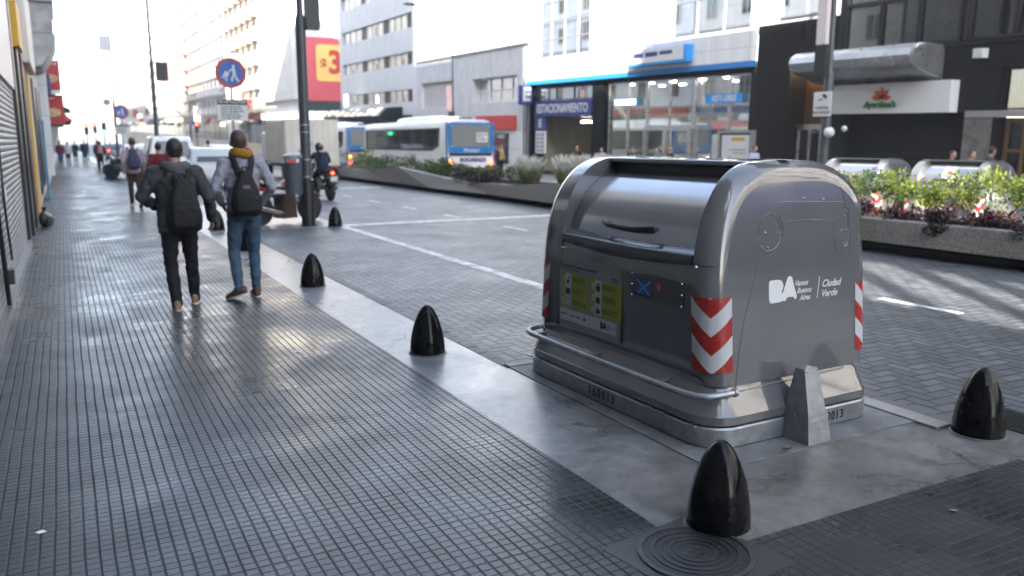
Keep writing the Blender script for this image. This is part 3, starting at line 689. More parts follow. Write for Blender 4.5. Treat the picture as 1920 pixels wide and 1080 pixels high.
M['white_panel'] = stone('white_panel', (.74, .745, .75), 2.2, 1.1, .55, .04, 1)
M['white_tile'] = stone('white_cladding', (.70, .71, .73), .6, .6, .5, .06, 1, .01, .25)
M['cream'] = stone('cream_stone', (.62, .55, .44), 0, 0, .75, .16, 1.5)
M['pale'] = stone('pale_render', (.68, .67, .65), 0, 3.1, .7, .1, .6, .05, .2)
M['pale2'] = stone('warm_render', (.63, .59, .53), 0, 3.0, .7, .12, .6, .05, .2)
M['roof'] = pm('roof_felt', (.12, .12, .12), .8)
M['alu'] = pm('aluminium', (.36, .37, .38), .35, .6, var=.06); M['alu_dark'] = pm('dark_aluminium', (.012, .013, .017), .35, .4, var=.1)
M['wood'] = stone('wood_panel', (.11, .06, .026), .45, 0, .45, .25, 3)
M['interior'] = stone('shop_interior', (.22, .24, .215), 0, 0, .8, .1, .4); M['dim'] = pm('dim_interior', (.06, .055, .05), .8, var=.3, vs=1)
M['lamp'] = emis('ceiling_lamp', (1.0, .92, .78), 11.0); M['lampw'] = emis('spot_lamp', (1.0, .6, .25), 8.0); M['lit_white'] = emis('lit_sign', (1, 1, .97), .55)
M['winglass'] = glassy('window_glass', (.45, .48, .52), .25, .015); M['winglass_d'] = glassy('smoked_glass', (.12, .11, .10), .04, .02, .55)

# --- dark building with the shop
rt, ym = fac('dark_office_building', 'dark granite building with a closed shop shutter and smoked glass upper floors', 'building', 2, 24.75)
L = lambda y: y - ym
b = MB(); holes = [(L(21.3), L(23.0), 0, 4.6, .9), (L(16.0), L(20.35), 0, 2.95, .35), (L(4.0), L(15.0), 0, 4.2, .5)]
wallcells(b, L(2), L(24.75), -1, 4.95, holes, 0, .3); b.box(.02, 12, L(2), L(24.75), 4.95, 30); b.build('wall', M['granite'], rt)
# upper curtain wall
k = 0
for (a, c) in ((16.3, 20.6), (11.8, 16.1), (7.3, 11.6), (2.5, 7.1)):
    for zf in (4.98, 8.2, 11.4, 14.6, 17.8):
        pane_window(rt, L(a), L(c), zf, zf + 3.0, -.02, 3, 2, M['alu_dark'], M['winglass_d'], .09, d=.12)
interior(rt, L(2.3), L(20.7), 4.96, 8.0, .01, .0, M['dim']) if False else None
b = MB(); b.box(.0, .019, L(2.4), L(20.7), 5.0, 20.8); b.build('blind_wall', stone('office_blind', (.055, .047, .038), 1.4, 1.6, .7, .5, .6), rt)
b = MB(); b.box(-.06, .012, L(2), L(20.75), 4.86, 4.975); b.box(-.05, .012, L(20.7), L(20.85), 4.98, 20); b.build('fascia', M['alu_dark'], rt)
b = MB(); b.box(.0, .01, L(20.9), L(24.7), 6.25, 20); b.build('white_cladding', M['white_panel'], rt)
for z in (6.4, 9.5, 12.6): pane_window(rt, L(21.2), L(23.6), z, z + 2.4, -.01, 2, 2, M['alu'], M['winglass'], .06)
# canopy shaped like a pillow
b = MB(); prof = [(0, 4.95), (-.9, 4.98), (-1.35, 4.93), (-1.6, 4.78), (-1.68, 4.58), (-1.6, 4.38), (-1.42, 4.26), (-.9, 4.12), (-.4, 3.98), (0, 3.9)]
n_ = 10; rings = []
for i, (yy, sc) in enumerate(((21.62, .25), (21.6, .8), (21.5, 1), (16.95, 1), (16.85, .97), (16.84, .9))):
    rings.append([(x * sc, L(yy), 4.45 + (z - 4.45) * sc) for x, z in prof])
b.loft(rings, 0, True); b.build('canopy', pm('canopy_steel', (.50, .51, .53), .32, .85, var=.2, vs=1.5, bump=.05, bs=3, bd=.1), rt, ang=35)
# sign box
sg = MB(); sg.box(-.42, -.02, L(16.22), L(20.75), 2.9, 3.86); sgo = sg.build('sign_box', M['sign_white'], rt, bevel=.01)
b = MB(); xs = -.424
def petal(cy, cz, ang, l, w):
    pts = []
    for i in range(13):
        u = i / 12; pts.append((u * l, w * math.sin(math.pi * u) ** .8))
    for i in range(11, 0, -1):
        u = i / 12; pts.append((u * l, -w * math.sin(math.pi * u) ** .8))
    ca, sa = math.cos(ang), math.sin(ang)
    P_ = [(cy - (u * ca - v * sa), cz + (u * sa + v * ca)) for u, v in pts]
    b.loft([[(xs, y, z) for y, z in P_], [(xs - .03, y, z) for y, z in P_]], 0, False)
for ang, l, w in ((90, .38, .085), (48, .37, .085), (132, .37, .085), (10, .36, .08), (170, .36, .08)): petal(L(18.62), 3.36, R(ang), l, w)
b.build('flower', pm('orange_red', (.55, .10, .03), .5, var=.08), sgo)
b = MB(); b.text("Ayurdeva's", .27, (xs - .02, L(18.66), 3.18), (0, -1, 0), (0, 0, 1), depth=.02, bold=.012, shear=.15); b.build('lettering', pm('sign_green', (.015, .16, .05), .5, var=0), sgo)
# shutter of the shop
def slat_mat(name, col, pitch=.09, rough=.4, metal=.3):
    t = NT(name); x, y, z = t.xyz(); f = t.mt('FRACT', t.mt('DIVIDE', z, pitch)); h = t.mt('SINE', t.mt('MULTIPLY', f, math.pi))
    c = t.hsv(col, t.mt('MULTIPLY', t.mr(t.noise(1.2, 6, .65), .3, .7, .78, 1.2), t.mr(f, .0, .12, .55, 1)))
    t.pbsdf(c, rough, metal, t.bump(h, .8, .02), .3 if col[0] > .05 else .1); return t.m
b = MB(); b.box(.30, .33, L(16.0), L(20.35), 0, 2.95); b.build('shutter', slat_mat('black_shutter', (.006, .006, .007), .1, .6, 0), rt)
b = MB(); b.box(-.03, .03, L(15.1), L(15.95), 0, 2.75); b.build('pilaster', M['conc'], rt)
b = MB(); b.box(-.05, .05, L(3), L(15.95), 2.76, 2.95); b.build('lintel', M['alu'], rt)
# entrance
b = MB(); b.box(.88, .9, L(21.3), L(23.0), 2.5, 4.6); b.build('wood_panel', M['wood'], rt)
b = MB(); b.box(.7, .89, L(21.3), L(23), 4.5, 4.56); b.build('lamp', M['lampw'], rt)
pane_window(rt, L(21.32), L(22.98), 0, 2.42, .6, 3, 1, M['steel'], M['winglass_d'], .06, 'door')
b = MB(); b.box(.5, .62, L(21.3), L(23), 2.42, 2.56); b.build('transom', M['steel'], rt)
# right shop front
pane_window(rt, L(4.1), L(15.0), 2.96, 4.2, .25, 4, 1, M['alu_dark'], M['winglass_d'], .06)
b = MB(); b.box(1.6, 1.65, L(4), L(15), 2.9, 4.2); b.build('inner_wall', pm('brown_wall', (.10, .07, .05), .6, var=.4, vs=1), rt)
b = MB()
for y in (15.0, 14.3, 13.6, 12.9): b.lathe([(.0001, 0), (.05, 0), (.05, .02)], 10, M=Matrix.Translation((1.2, L(y) - .5, 4.12)))
build_split(b, 'spot_lamp', M['lampw'], rt)
for i in range(4):
    a = 14.9 - 1.15 * i; pane_window(rt, L(a - 1.1), L(a), 0, 2.7, .4, 2, 3, M['wood'], M['winglass_d'], .1, 'door')
b = MB(); b.box(.48, .5, L(4), L(15), 0, 2.75); b.build('back_wall', M['dim'], rt)
b = MB(); b.box(-.28, .0, L(15.45), L(15.75), 4.45, 4.72)
for i in range(4): b.box(-.295, -.28, L(15.46), L(15.74), 4.48 + .06 * i, 4.505 + .06 * i, 0)
b.build('air_conditioner', M['sign_white'], rt)
b = MB(); b.box(-.02, .0, L(15.4), L(15.65), 1.7, 1.95); b.build('number_plate', M['sign_white'], rt)

# --- bank building
rt, ym = fac('bank_building', 'white bank building with a blue stripe over a tall glass storefront', 'building', 24.8, 42.65)
L = lambda y: y - ym
b = MB(); holes = [(L(25.05), L(35.05), 0, 4.55, .4), (L(36.2), L(41.7), 0, 2.95, 4), (L(36.2), L(41.7), 3.85, 4.55, .2)]
wallcells(b, L(24.8), L(42.65), -1, 4.76, holes, .05, .4); b.build('wall', M['granite'], rt)
b = MB(); wallcells(b, L(24.8), L(42.65), 6.12, 26, [(L(25.2), L(30.3), 6.25, 9.2, .25), (L(36.5), L(42.0), 6.15, 12, .25), (L(25.2), L(30.3), 9.6, 12.4, .25), (L(25.2), L(30.3), 12.8, 15.6, .25)], 0, .25)
b.quad((0, L(24.8), 6.12), (12, L(24.8), 6.12), (12, L(24.8), 26), (0, L(24.8), 26)); b.quad((0, L(42.65), 6.12), (12, L(42.65), 6.12), (12, L(42.65), 26), (0, L(42.65), 26)); b.build('upper_wall', M['white_panel'], rt)
b = MB(); b.box(-.25, .04, L(24.8), L(42.65), 4.98, 6.119); b.build('fascia', M['white_panel'], rt)
b = MB(); b.box(-.26, .04, L(24.79), L(42.66), 4.755, 4.975); b.build('blue_stripe', pm('stripe_blue', (.02, .20, .52), .5, var=.05), rt)
pane_window(rt, L(36.5), L(42.0), 6.15, 12, .2, 4, 6, M['alu'], M['winglass'], .06)
for z in (6.25, 9.6, 12.8): pane_window(rt, L(25.2), L(30.3), z, z + 2.9 if z < 7 else z + 2.8, .2, 3, 2, M['alu'], M['winglass'], .06)
b = MB(); b.box(.9, .95, L(25), L(42.5), 6.1, 15.8); b.build('curtain', stone('office_curtain', (.42, .43, .45), 1.3, 2.4, .8, .35, .7), rt)
# storefront bays
ys = [25.05, 26.4, 28.6, 31.9, 33.4, 35.05]
for a, c in zip(ys, ys[1:]):
    if (a, c) == (28.6, 31.9): pane_window(rt, L(a), L(c), 2.45, 4.55, .3, 2, 1, M['steel'], M['glass_clear'], .07, 'window'); pane_window(rt, L(a), L(c), 0, 2.42, .18, 2, 1, M['steel'], M['glass_clear'], .13, 'door', .12)
    else: pane_window(rt, L(a), L(c), 0, 4.55, .3, 1, 1, M['steel'], M['glass_clear'], .07)
interior(rt, L(25.1), L(35.0), .01, 4.54, .41, 5.5, M['interior'])
b = MB(); b.box(2.0, 2.1, L(25.2), L(34.9), 2.35, 3.1); b.build('gallery', pm('gallery_green', (.42, .47, .42), .5, var=.05), rt)
b = MB(); b.box(3.5, 3.6, L(25.4), L(34), 0, 2.1); b.box(2.4, 2.5, L(27), L(29), 0, 1.2); b.cyl((2.6, L(30.4), 0), (2.6, L(30.4), 4.5), .3); build_split(b, 'partition', pm('partition', (.25, .27, .26), .6, var=.3, vs=.8), rt)
b = MB()
for y in (25.8, 27.4, 29, 31, 32.6, 34.2):
    for x in (1.0, 2.9): b.lathe([(.0001, 0), (.16, 0), (.16, .03)], 14, M=Matrix.Translation((x, L(y), 4.48)))
build_split(b, 'lamp', M['lamp'], rt)
b = MB(); b.box(.12, .16, L(25.55), L(27.75), 3.42, 3.80); ph_ = b.build('phone_sign', M['cyan'], rt)
b = MB(); b.text('4371-5955', .34, (.115, L(26.62), 3.6), (0, -1, 0), (0, 0, 1), depth=.004, bold=.012, shear=.1); b.build('lettering', M['textw'], ph_)
b = MB(); b.box(.12, .16, L(32.45), L(34.45), 3.42, 3.80); lg_ = b.build('light_sign', M['cyan'], rt)
b = MB(); b.box(.112, .119, L(32.6), L(34.3), 3.48, 3.74); b.build('panel', M['lit_white'], lg_)
b = MB(); b.box(-.62, -.26, L(28.2), L(32.3), 5.16, 5.86); bs_ = b.build('sign_box', M['cyan'], rt)
b = MB(); b.box(-.635, -.622, L(28.4), L(32.29), 5.26, 5.855); b.build('panel', M['sign_white'], bs_)
b = MB(); b.bars(3.0, .42, 1, (-.64, L(31.9), 5.80), (0, -1, 0), (0, 0, 1), 0, .002, 5); b.build('lettering', M['navy'], bs_)
# parking entrance
interior(rt, L(36.25), L(41.65), 0, 2.94, .46, 6, stone('parking_wall', (.30, .285, .25), 0, 0, .8, .1, 1))
b = MB(); b.box(.7, .76, L(36.3), L(38.2), 2.66, 2.74); b.build('lamp', M['lamp'], rt)
b = MB(); b.box(-.12, .045, L(36.05), L(41.85), 2.97, 3.84); pk = b.build('parking_sign', M['navy'], rt, bevel=.02)
b = MB(); b.text('ESTACIONAMIENTO', .66, (-.125, L(38.95), 3.40), (0, -1, 0), (0, 0, 1), depth=.004, bold=.012, sx=.86); b.build('lettering', M['textw'], pk)
pane_window(rt, L(36.2), L(41.7), 3.87, 4.55, .15, 3, 1, M['alu_dark'], M['winglass_d'], .05)
b = MB(); b.box(-.85, -.06, L(42.2), L(42.45), 3.65, 4.75); es = b.build('projecting_sign', M['navy'], rt, bevel=.04, seg=3)
b = MB(); b.text('E', 1.0, (-.46, L(42.19), 4.2), (1, 0, 0), (0, 0, 1), depth=.01, bold=.05); b.build('lettering', M['textw'], es)
b = MB(); b.box(-.05, .045, L(40.7), L(41.85), 2.25, 2.94); e2 = b.build('small_sign', M['navy'], rt)
b = MB(); b.text('E', .6, (-.055, L(41.3), 2.6), (0, -1, 0), (0, 0, 1), depth=.004, bold=.03); b.build('lettering', M['textw'], e2)
b = MB(); b.box(-.04, .045, L(40.75), L(41.8), .95, 2.2); pb = b.build('price_board', M['sign_white'], rt)
b = MB()
for i in range(5):
    for j in range(2): b.box(-.046, -.041, L(40.9 + .45 * j), L(41.2 + .45 * j), 1.05 + .22 * i, 1.17 + .22 * i)
b.build('print', pm('print_grey', (.2, .2, .22), .6, var=0), pb)
b = MB(); b.box(.0, .045, L(35.1), L(36.15), 0, 4.7); b.build('pilaster', M['granite'], rt)
b = MB(); b.box(-.05, .04, L(42.4), L(42.64), -.5, 4.75); b.build('corner_post', M['alu_dark'], rt)

# --- low grey building
rt, ym = fac('low_grey_building', 'low grey rendered building with two recessed windows and a red sign band', 'building', 42.7, 60.0)
L = lambda y: y - ym
b = MB(); H_ = [(L(44.2), L(50.25), 3.9, 5.45, .7), (L(53.4), L(59.05), 3.75, 5.55, .25)]
wallcells(b, L(42.7), L(60), -1, 7.05, H_, 0, .6); b.quad((0, L(42.7), 7.05), (14, L(42.7), 7.05), (14, L(60), 7.05), (0, L(60), 7.05)); b.quad((0, L(42.7), -1), (14, L(42.7), -1), (14, L(42.7), 7.05), (0, L(42.7), 7.05)); b.build('wall', M['grey_render'], rt)
b = MB(); b.box(-.08, .25, L(42.7), L(60), 7.06, 7.2); b.build('coping', M['alu'], rt)
pane_window(rt, L(44.2), L(50.25), 3.9, 5.45, .6, 4, 2, M['white'], M['winglass'], .09); b = MB(); b.box(1.4, 1.45, L(44), L(50.4), 3.8, 5.5); b.build('inner_wall', stone('room_wall', (.25, .2, .14), 1.1, .5, .8, .5, 1.2), rt)
b = MB(); b.box(.2, .24, L(53.4), L(59.05), 3.75, 5.55)
for i in range(9): b.box(.17, .2, L(53.5 + .64 * i), L(53.56 + .64 * i), 3.75, 5.55)
b.build('shutter', pm('pale_shutter', (.50, .48, .48), .6, var=.08), rt)
b = MB(); b.box(-.15, .0, L(44.17), L(49.4), 2.25, 3.1); b.build('sign_band', pm('red_band', (.55, .045, .03), .5, var=.06), rt)
b = MB(); b.box(-.03, .0, L(42.9), L(49.4), -.5, 2.2); b.build('white_lower_wall', M['white_panel'], rt)
b = MB(); b.box(-.09, -.03, L(45.1), L(46.9), .2, 2.05); po = b.build('poster', pm('poster_dark', (.03, .028, .03), .5, var=.1), rt)
b = MB(); b.text('RUBIO', .36, (-.093, L(46.0), 1.82), (0, -1, 0), (0, 0, 1), depth=.002, bold=.008); b.text('FES', .48, (-.093, L(46.0), .95), (0, -1, 0), (0, 0, 1), depth=.002, bold=.01); b.build('lettering', M['textw'], po)
b = MB(); b.text('ENTO', .46, (-.093, L(46.0), 1.4), (0, -1, 0), (0, 0, 1), depth=.002, bold=.008); b.build('lettering', M['red'], po)
b = MB(); b.cyl((-.06, L(42.85), -.5), (-.06, L(42.85), 7), .05, n=8); b.cyl((-.1, L(43.1), -.5), (-.1, L(43.1), 5.2), .035, n=8); build_split(b, 'drain_pipe', M['pole_grey'], rt)

# --- white corner building
rt, ym = fac('white_corner_building', 'white corner building with three ribbon windows and a dark canopy', 'building', 60.0, 79.5)
L = lambda y: y - ym
b = MB(); H_ = [(L(60.9), L(78.6), z, z + h, .3) for z, h in ((4.3, .95), (7.1, .95), (9.8, 1.1), (12.8, 1.1), (15.8, 1.1))] + [(L(61), L(78.6), 0, 3.3, .6)]
wallcells(b, L(60), L(79.5), -1, 19, H_, 0, .3); b.quad((0, L(60), 6), (16, L(60), 6), (16, L(60), 19), (0, L(60), 19)); b.quad((0, L(60), 19), (16, L(60), 19), (16, L(79.5), 19), (0, L(79.5), 19))
b.quad((0, L(79.5), -1), (16, L(79.5), -1), (16, L(79.5), 19), (0, L(79.5), 19)); b.build('wall', M['white_tile'], rt)
for z, h in ((4.3, .95), (7.1, .95), (9.8, 1.1), (12.8, 1.1), (15.8, 1.1)):
    for a, c in ((60.9, 62.2), (62.2, 66.4), (66.4, 67.6), (67.6, 72.0), (72.0, 73.2), (73.2, 78.6)):
        if c - a < 1.5: 
            b = MB(); b.box(.16, .2, L(a), L(c), z, z + h); b.build('dark_panel', M['alu_dark'], rt)
        else: pane_window(rt, L(a), L(c), z, z + h, .22, 3, 1, M['alu'], M['winglass'], .05)
b = MB(); b.box(.6, .7, L(60.8), L(78.8), 4, 17); b.build('curtain', stone('curtain_b', (.30, .29, .27), 1.1, .8, .8, .4, .6), rt)
b = MB(); rings = [[(x, L(y), z) for x, z in ((0, 3.95), (-1.3, 3.85), (-2.0, 3.2), (-1.95, 3.05), (0, 2.75))] for y in (63.1, 63.15, 79.0)]
b.loft(rings, 0, False); b.build('canopy', M['alu_dark'], rt)
b = MB()
for i in range(9): b.box(-2.03, -1.28, L(64.0 + 1.75 * i), L(65.5 + 1.75 * i), 3.18, 3.80)
b.build('skylight', M['pole_grey'], rt) if False else None
for i in range(8):
    y0 = 63.8 + 1.85 * i; b = MB(); b.quad((-1.33, L(y0), 3.875), (-1.33, L(y0 + 1.45), 3.875), (-2.02, L(y0 + 1.45), 3.235), (-2.02, L(y0), 3.235)); b.build('canopy_panel', M['winglass'], rt, recalc=False)
b = MB(); b.box(.5, .58, L(61), L(78.6), 0, 3.3); b.build('shop_front', M['glass_dark'], rt)
b = MB(); b.box(-1.3, -1.22, L(73.3), L(74.3), 4.1, 5.2); b.build('lit_sign', M['lit_white'], rt, bevel=.1, seg=3)
# ---------------------------------------------------------------- farther buildings on the right
# building behind the cross street, carrying the billboards
rt, ym = fac('billboard_building', 'pale building beyond the cross street carrying a big red price billboard', 'building', 95, 115)
L = lambda y: y - ym
b = MB(); b.box(0, 14, L(95), L(115), -1, 19); b.build('wall', M['pale'], rt)
b = MB(); b.box(-.1, 5.6, L(94.3), L(94.95), 5.2, 12.1); rb = b.build('red_billboard', pm('billboard_red', (.58, .085, .095), .5, var=.06, vs=1), rt)  # red lightened, glare is put into the colour
b = MB(); b.prism([(x, z) for x, z in rrect(2.0, 2.0, .4, 5, 3.75, 9.35)], 'y', L(94.22), L(94.3)); b.build('yellow_panel', pm('billboard_yellow', (.80, .50, .13), .5, var=.03), rb)  # yellow paled by the same painted-in glare
b = MB(); b.text('3', 3.4, (3.9, L(94.2), 9.35), (1, 0, 0), (0, 0, 1), depth=.01, bold=.12); b.text('$', 1.5, (2.55, L(94.2), 9.2), (1, 0, 0), (0, 0, 1), depth=.01, bold=.05); b.build('price', pm('price_red', (.5, .04, .02), .5, var=0), rb)
b = MB(); b.box(-.5, -.02, L(96), L(113), 5.4, 18.4); wb = b.build('white_billboard', M['pale'], rt)
b = MB(); b.text('SATE', 3.0, (-.53, L(104.5), 16.2), (0, -1, 0), (0, 0, 1), depth=.01, bold=.05)
b.prism([(L(104.5) + 4.5 * math.cos(a / 16 * math.pi), 12.6 + 1.4 * math.sin(a / 16 * math.pi)) for a in range(17)], 'x', -.54, -.51); b.build('lettering', pm('faded_red', (.62, .36, .33), .6, var=.2, vs=1), wb)
b = MB(); b.box(-.3, 7, L(94.2), L(94.9), 4.1, 5.1); b.build('green_band', pm('dark_green', (.012, .03, .025), .5), rt)
b = MB()
for i in range(4): b.box(.1 + 1.5 * i, 1.4 + 1.5 * i, L(94.0), L(94.2), 3.1, 4.0)
for i in range(6): b.box(-.6, -.4, L(96 + 3 * i), L(98.3 + 3 * i), 3.2, 3.9)
build_split(b, 'lit_sign', M['lit_white'], rt, bevel=.1)
b = MB(); b.box(-.02, .0, L(95.2), L(114.8), 0, 3.1); b.box(.1, 13, L(94.94), L(94.99), 0, 3.1); b.build('shop_front', M['glass_dark'], rt)

WIN = {}; M['lamp_soft'] = emis('warm_lit_sign', (1, .8, .5), .8)
def win_mesh(w, h, fm, key):
    if key not in WIN:
        b = MB(); t = .07
        b.box(-.06, .03, -w / 2, w / 2, 0, t); b.box(-.06, .03, -w / 2, w / 2, h - t, h); b.box(-.055, .025, -w / 2, -w / 2 + t, t, h - t); b.box(-.055, .025, w / 2 - t, w / 2, t, h - t); b.box(-.05, .02, -t / 2, t / 2, t, h - t)
        g_ = MB(); g_.quad((-.02, -w / 2 + t, t), (-.02, w / 2 - t, t), (-.02, w / 2 - t, h - t), (-.02, -w / 2 + t, h - t)); WIN[key] = (b.mesh('window', fm), g_.mesh('pane', M['glass_dark'], recalc=False))
    return WIN[key]
BAL = {}
def far_building(label, y0, y1, H, mat, bays, side=1, bal=0, storey=3.1, gf=4.2, x=None, name='apartment_building', depth=14, mlim=96, group=None, winw=1.3, winh=1.7):
    x = (XF if side == 1 else -.55) if x is None else x; ym = (y0 + y1) / 2
    rt = thing(name, label, 'building', (x, ym, (-.28 if side == 1 else 0) + SL * (ym - 20)), 0 if side == 1 else math.pi, math.atan(SL) * (1 if side == 1 else -1), group)
    hl = (y1 - y0) / 2
    b = MB(); b.box(0, depth, -hl + .03, hl - .03, -6, H); b.build('wall', mat, rt)
    b = MB(); n = int((H - gf) / storey)
    for k in range(n + 1):
        z = gf + k * storey; b.box(-.18, -.002, -hl + .03, hl - .03, z - .12, z + .12)
    b.box(-.35, .3, -hl + .02, hl - .02, H + .01, H + .45); b.build('cornice', mat, rt)
    wm, gm = win_mesh(winw, winh, M['alu'], (winw, winh)); cnt = 0
    for k in range(n):
        for j in range(bays):
            if cnt >= mlim: break
            cnt += 1; y = -hl + (j + .5) * 2 * hl / bays; z = gf + k * storey + .75
            o = bpy.data.objects.new('window', wm); COL.objects.link(o); o.parent = rt; o.location = (-.005, y, z)
            p = bpy.data.objects.new('pane', gm); COL.objects.link(p); p.parent = o
    if bal:
        key = (round(hl, 2), bal)
        if key not in BAL:
            b = MB(); w = min(2.6, 2 * hl / bays * .8)
            b.prism([(x_, y_) for x_, y_ in ((-bal, -w / 2), (-bal, w / 2), (-.0, w / 2 + .1), (-.0, -w / 2 - .1))], 'z', -.14, .04)
            for i in range(9):
                y = -w / 2 + .04 + i * (w - .08) / 8; b.cyl((-bal + .06, y, .04), (-bal + .06, y, .92), .03, n=5)
            b.box(-bal, -bal + .12, -w / 2, w / 2, .92, 1.02); b.box(-bal + .121, 0, -w / 2, -w / 2 + .06, .92, 1.0); b.box(-bal + .121, 0, w / 2 - .06, w / 2, .92, 1.0)
            BAL[key] = b.mesh('balcony', mat)
        for k in range(n):
            for j in range(bays):
                if k % 1 == 0 and len(rt.children) < 190:
                    o = bpy.data.objects.new('balcony', BAL[key]); COL.objects.link(o); o.parent = rt; o.location = (-.182, -hl + (j + .5) * 2 * hl / bays, gf + k * storey + .15)
    b = MB(); b.box(-.05, -.003, -hl + .4, hl - .4, .1, gf - 1.0); b.build('shop_front', M['glass_dark'], rt)
    b = MB(); b.box(-.35, -.01, -hl + .3, hl - .3, gf - .95, gf - .25); b.build('shop_sign', random.choice([M['sign_white'], M['red'], M['navy'], M['lit_white'], M['cream']]), rt)
    rq = random.Random(int(y0 * 7)); y = -hl + .6
    while y < hl - 3 and y0 > 20:
        w = rq.uniform(1.6, 4.2); kd = rq.random()
        if kd < .4:
            b = MB(); o_ = rq.uniform(.5, 1.3); z = rq.uniform(2.5, 3.2); b.prism([(-.06, z + .7), (-o_, z + .1), (-o_, z - .15), (-.06, z - .1)], 'y', y, y + w); b.build('awning', rq.choice([M['red'], M['navy'], M['dark_metal'], M['cream'], M['sign_white']]), rt)
        elif kd < .8:
            b = MB(); z = rq.uniform(2.0, 3.0); b.box(-rq.uniform(.1, .5), -.055, y, y + w, z, z + rq.uniform(.4, 1.0)); b.build('shop_sign', rq.choice([M['lit_white'], M['lit_white'], M['red'], M['lamp_soft'], M['cyan'], M['black'], M['sign_white']]), rt, bevel=.04)
        elif side == 1:
            b = MB(); z = rq.uniform(3.2, 6); b.box(-rq.uniform(.9, 1.6), -.2, y, y + .25, z, z + rq.uniform(1, 3)); b.build('blade_sign', rq.choice([M['red'], M['sign_white'], M['cream'], M['lit_white']]), rt)
        b = MB(); b.box(-.09, -.052, y, y + .3, .1, gf - 1.05); b.build('pilaster', rq.choice([M['pale'], M['cream'], M['granite'], M['white_panel']]), rt)
        y += w + rq.uniform(.3, 1.6)
    return rt
far_building('cream building with stone balconies right of the round delivery sign', 115.2, 140, 33, M['cream'], 6, bal=.9, mlim=60)
far_building('tall white apartment tower with many balconies behind the sign pole', 140.3, 166, 46, M['white_panel'], 6, bal=1.2, mlim=70)
far_building('warm rendered tower beyond the white apartment tower', 166.3, 196, 38, M['pale2'], 7, bal=.8, mlim=50)
far_building('pale tower with a pink hoarding beside it', 196.3, 232, 30, M['pale'], 7, mlim=40)
far_building('tall pale block seen just right of the distant lamp pole', 232.3, 275, 58, M['white_panel'], 8, bal=1.3, mlim=70)
far_building('distant white block farther down the right side', 275.5, 330, 44, M['pale'], 9, mlim=50)
far_building('most distant block on the right side of the street', 331, 420, 36, M['pale2'], 12, mlim=50)
far_building('dark low block behind the viewer on the right side', -30, 1.9, 22, M['pale2'], 6, mlim=30)
far_building('tall block far behind the viewer on the right side', -75, -30.3, 30, M['pale'], 8, mlim=30)
bs = thing('blade_sign', 'tall grey concrete blade sign standing out from the distant facades', 'blade sign', (22.7, 128, 1.5))
b = MB(); b.box(-1.0, 1.0, -.35, .35, -1.4, 12.2); b.box(-1.1, 1.1, -.45, .45, 12.21, 12.6); b.build('slab', M['grey_render'], bs)
pb = thing('pink_billboard', 'faded pink billboard on the distant white block', 'billboard', (25.0, 160.5, 12.0)); pb.location = (22.0, 186, 12)
b = MB(); b.box(-2.4, 1.8, -.3, .3, 0, 10); b.build('panel', pm('faded_pink', (.62, .22, .22), .6, var=.25, vs=.3), pb)
b = MB(); b.cyl((1.9, 0, -11), (1.9, 0, 0), .2, n=8); b.cyl((1.9, 0, 0), (1.9, 0, 9), .12, n=8); b.build('mast', M['pole_grey'], pb)

# ---------------------------------------------------------------- buildings on the left
def left_fac(name, label, y0, y1, H, mat, z0=-1, group=None):
    ym = (y0 + y1) / 2; rt = thing(name, label, 'building', (-.60, ym, SL * (ym - 10) if ym > 10 else 0), 0, math.atan(SL) if ym > 10 else 0, group); return rt, ym
rt, ym = left_fac('shuttered_shop_building', 'building at the left edge with a long grey roller shutter at the sidewalk', -4.0, 17.0, 30, None)
rt.location.z = 0; rt.rotation_euler = (0, 0, 0)
L = lambda y: y - ym
b = MB(); b.box(-14, -.15, L(-4), L(17), -1, 30); b.box(-.15, .0, L(-4), L(17), 3.9, 30); b.box(-14, -.01, L(8), L(17), 30.01, 34); b.build('wall', stone('dark_wall', (.16, .155, .15), 0, 3, .8, .2, .8), rt)  # wall colour darkened to cut bounce light on the container
b = MB(); b.box(-.14, -.02, L(-3.9), L(15.6), .12, 3.89); b.build('shutter', slat_mat('grey_shutter', (.27, .275, .285), .075, .5, .2), rt)
b = MB(); b.box(-.149, .045, L(-3.95), L(15.6), -.2, .118); b.build('plinth', M['conc'], rt)
b = MB(); b.box(-.149, .03, L(15.62), L(16.1), -.2, 3.89); b.build('pilaster', M['alu_dark'], rt, bevel=.01)
b = MB(); b.box(-.149, .0, L(16.11), L(16.95), -.2, 3.89); b.build('dark_post', M['alu_dark'], rt)
b = MB(); b.cyl((.02, L(9.35), .12), (.02, L(9.0), 1.4), .022, n=8); b.cyl((.015, L(9.35), .4), (.06, L(9.35), .4), .03, n=8); b.box(.0, .09, L(9.28), L(9.42), .33, .47); b.build('lock_bar', M['black'], rt)
b = MB()
pts = [(.01, L(10.2 + .45 * math.sin(i * .9) * .2 + i * .05), 2.0 - .2 * i) for i in range(9)]; b.tube(pts, .012, 6); b.build('chain', M['black'], rt)
b = MB(); b.box(.012, .02, L(10.55), L(10.75), 1.05, 1.2); b.build('paper_tag', M['sign_white'], rt)
b = MB(); b.box(-.02, .02, L(10.5), L(15.5), 2.5, 3.85); b.build('light_panel', M['sign_white'], rt)
rt, ym = left_fac('yellow_trim_shop', 'narrow shop on the left with yellow trim and maroon door posts', 17.05, 25.5, 26, None); L = lambda y: y - ym
b = MB(); b.box(-14, -.05, L(17.05), L(25.5), -1, 33); b.build('wall', M['cream'], rt)
b = MB(); b.box(-.04, .04, L(17.3), L(17.9), -.5, 3.4); b.box(-.04, .05, L(19.0), L(19.5), -.5, 3.4); build_split(b, 'post', M['alu_dark'], rt)
b = MB(); b.box(-.04, .03, L(20.4), L(21.2), -.5, 3.2); b.build('maroon_post', pm('maroon', (.16, .015, .015), .5), rt)
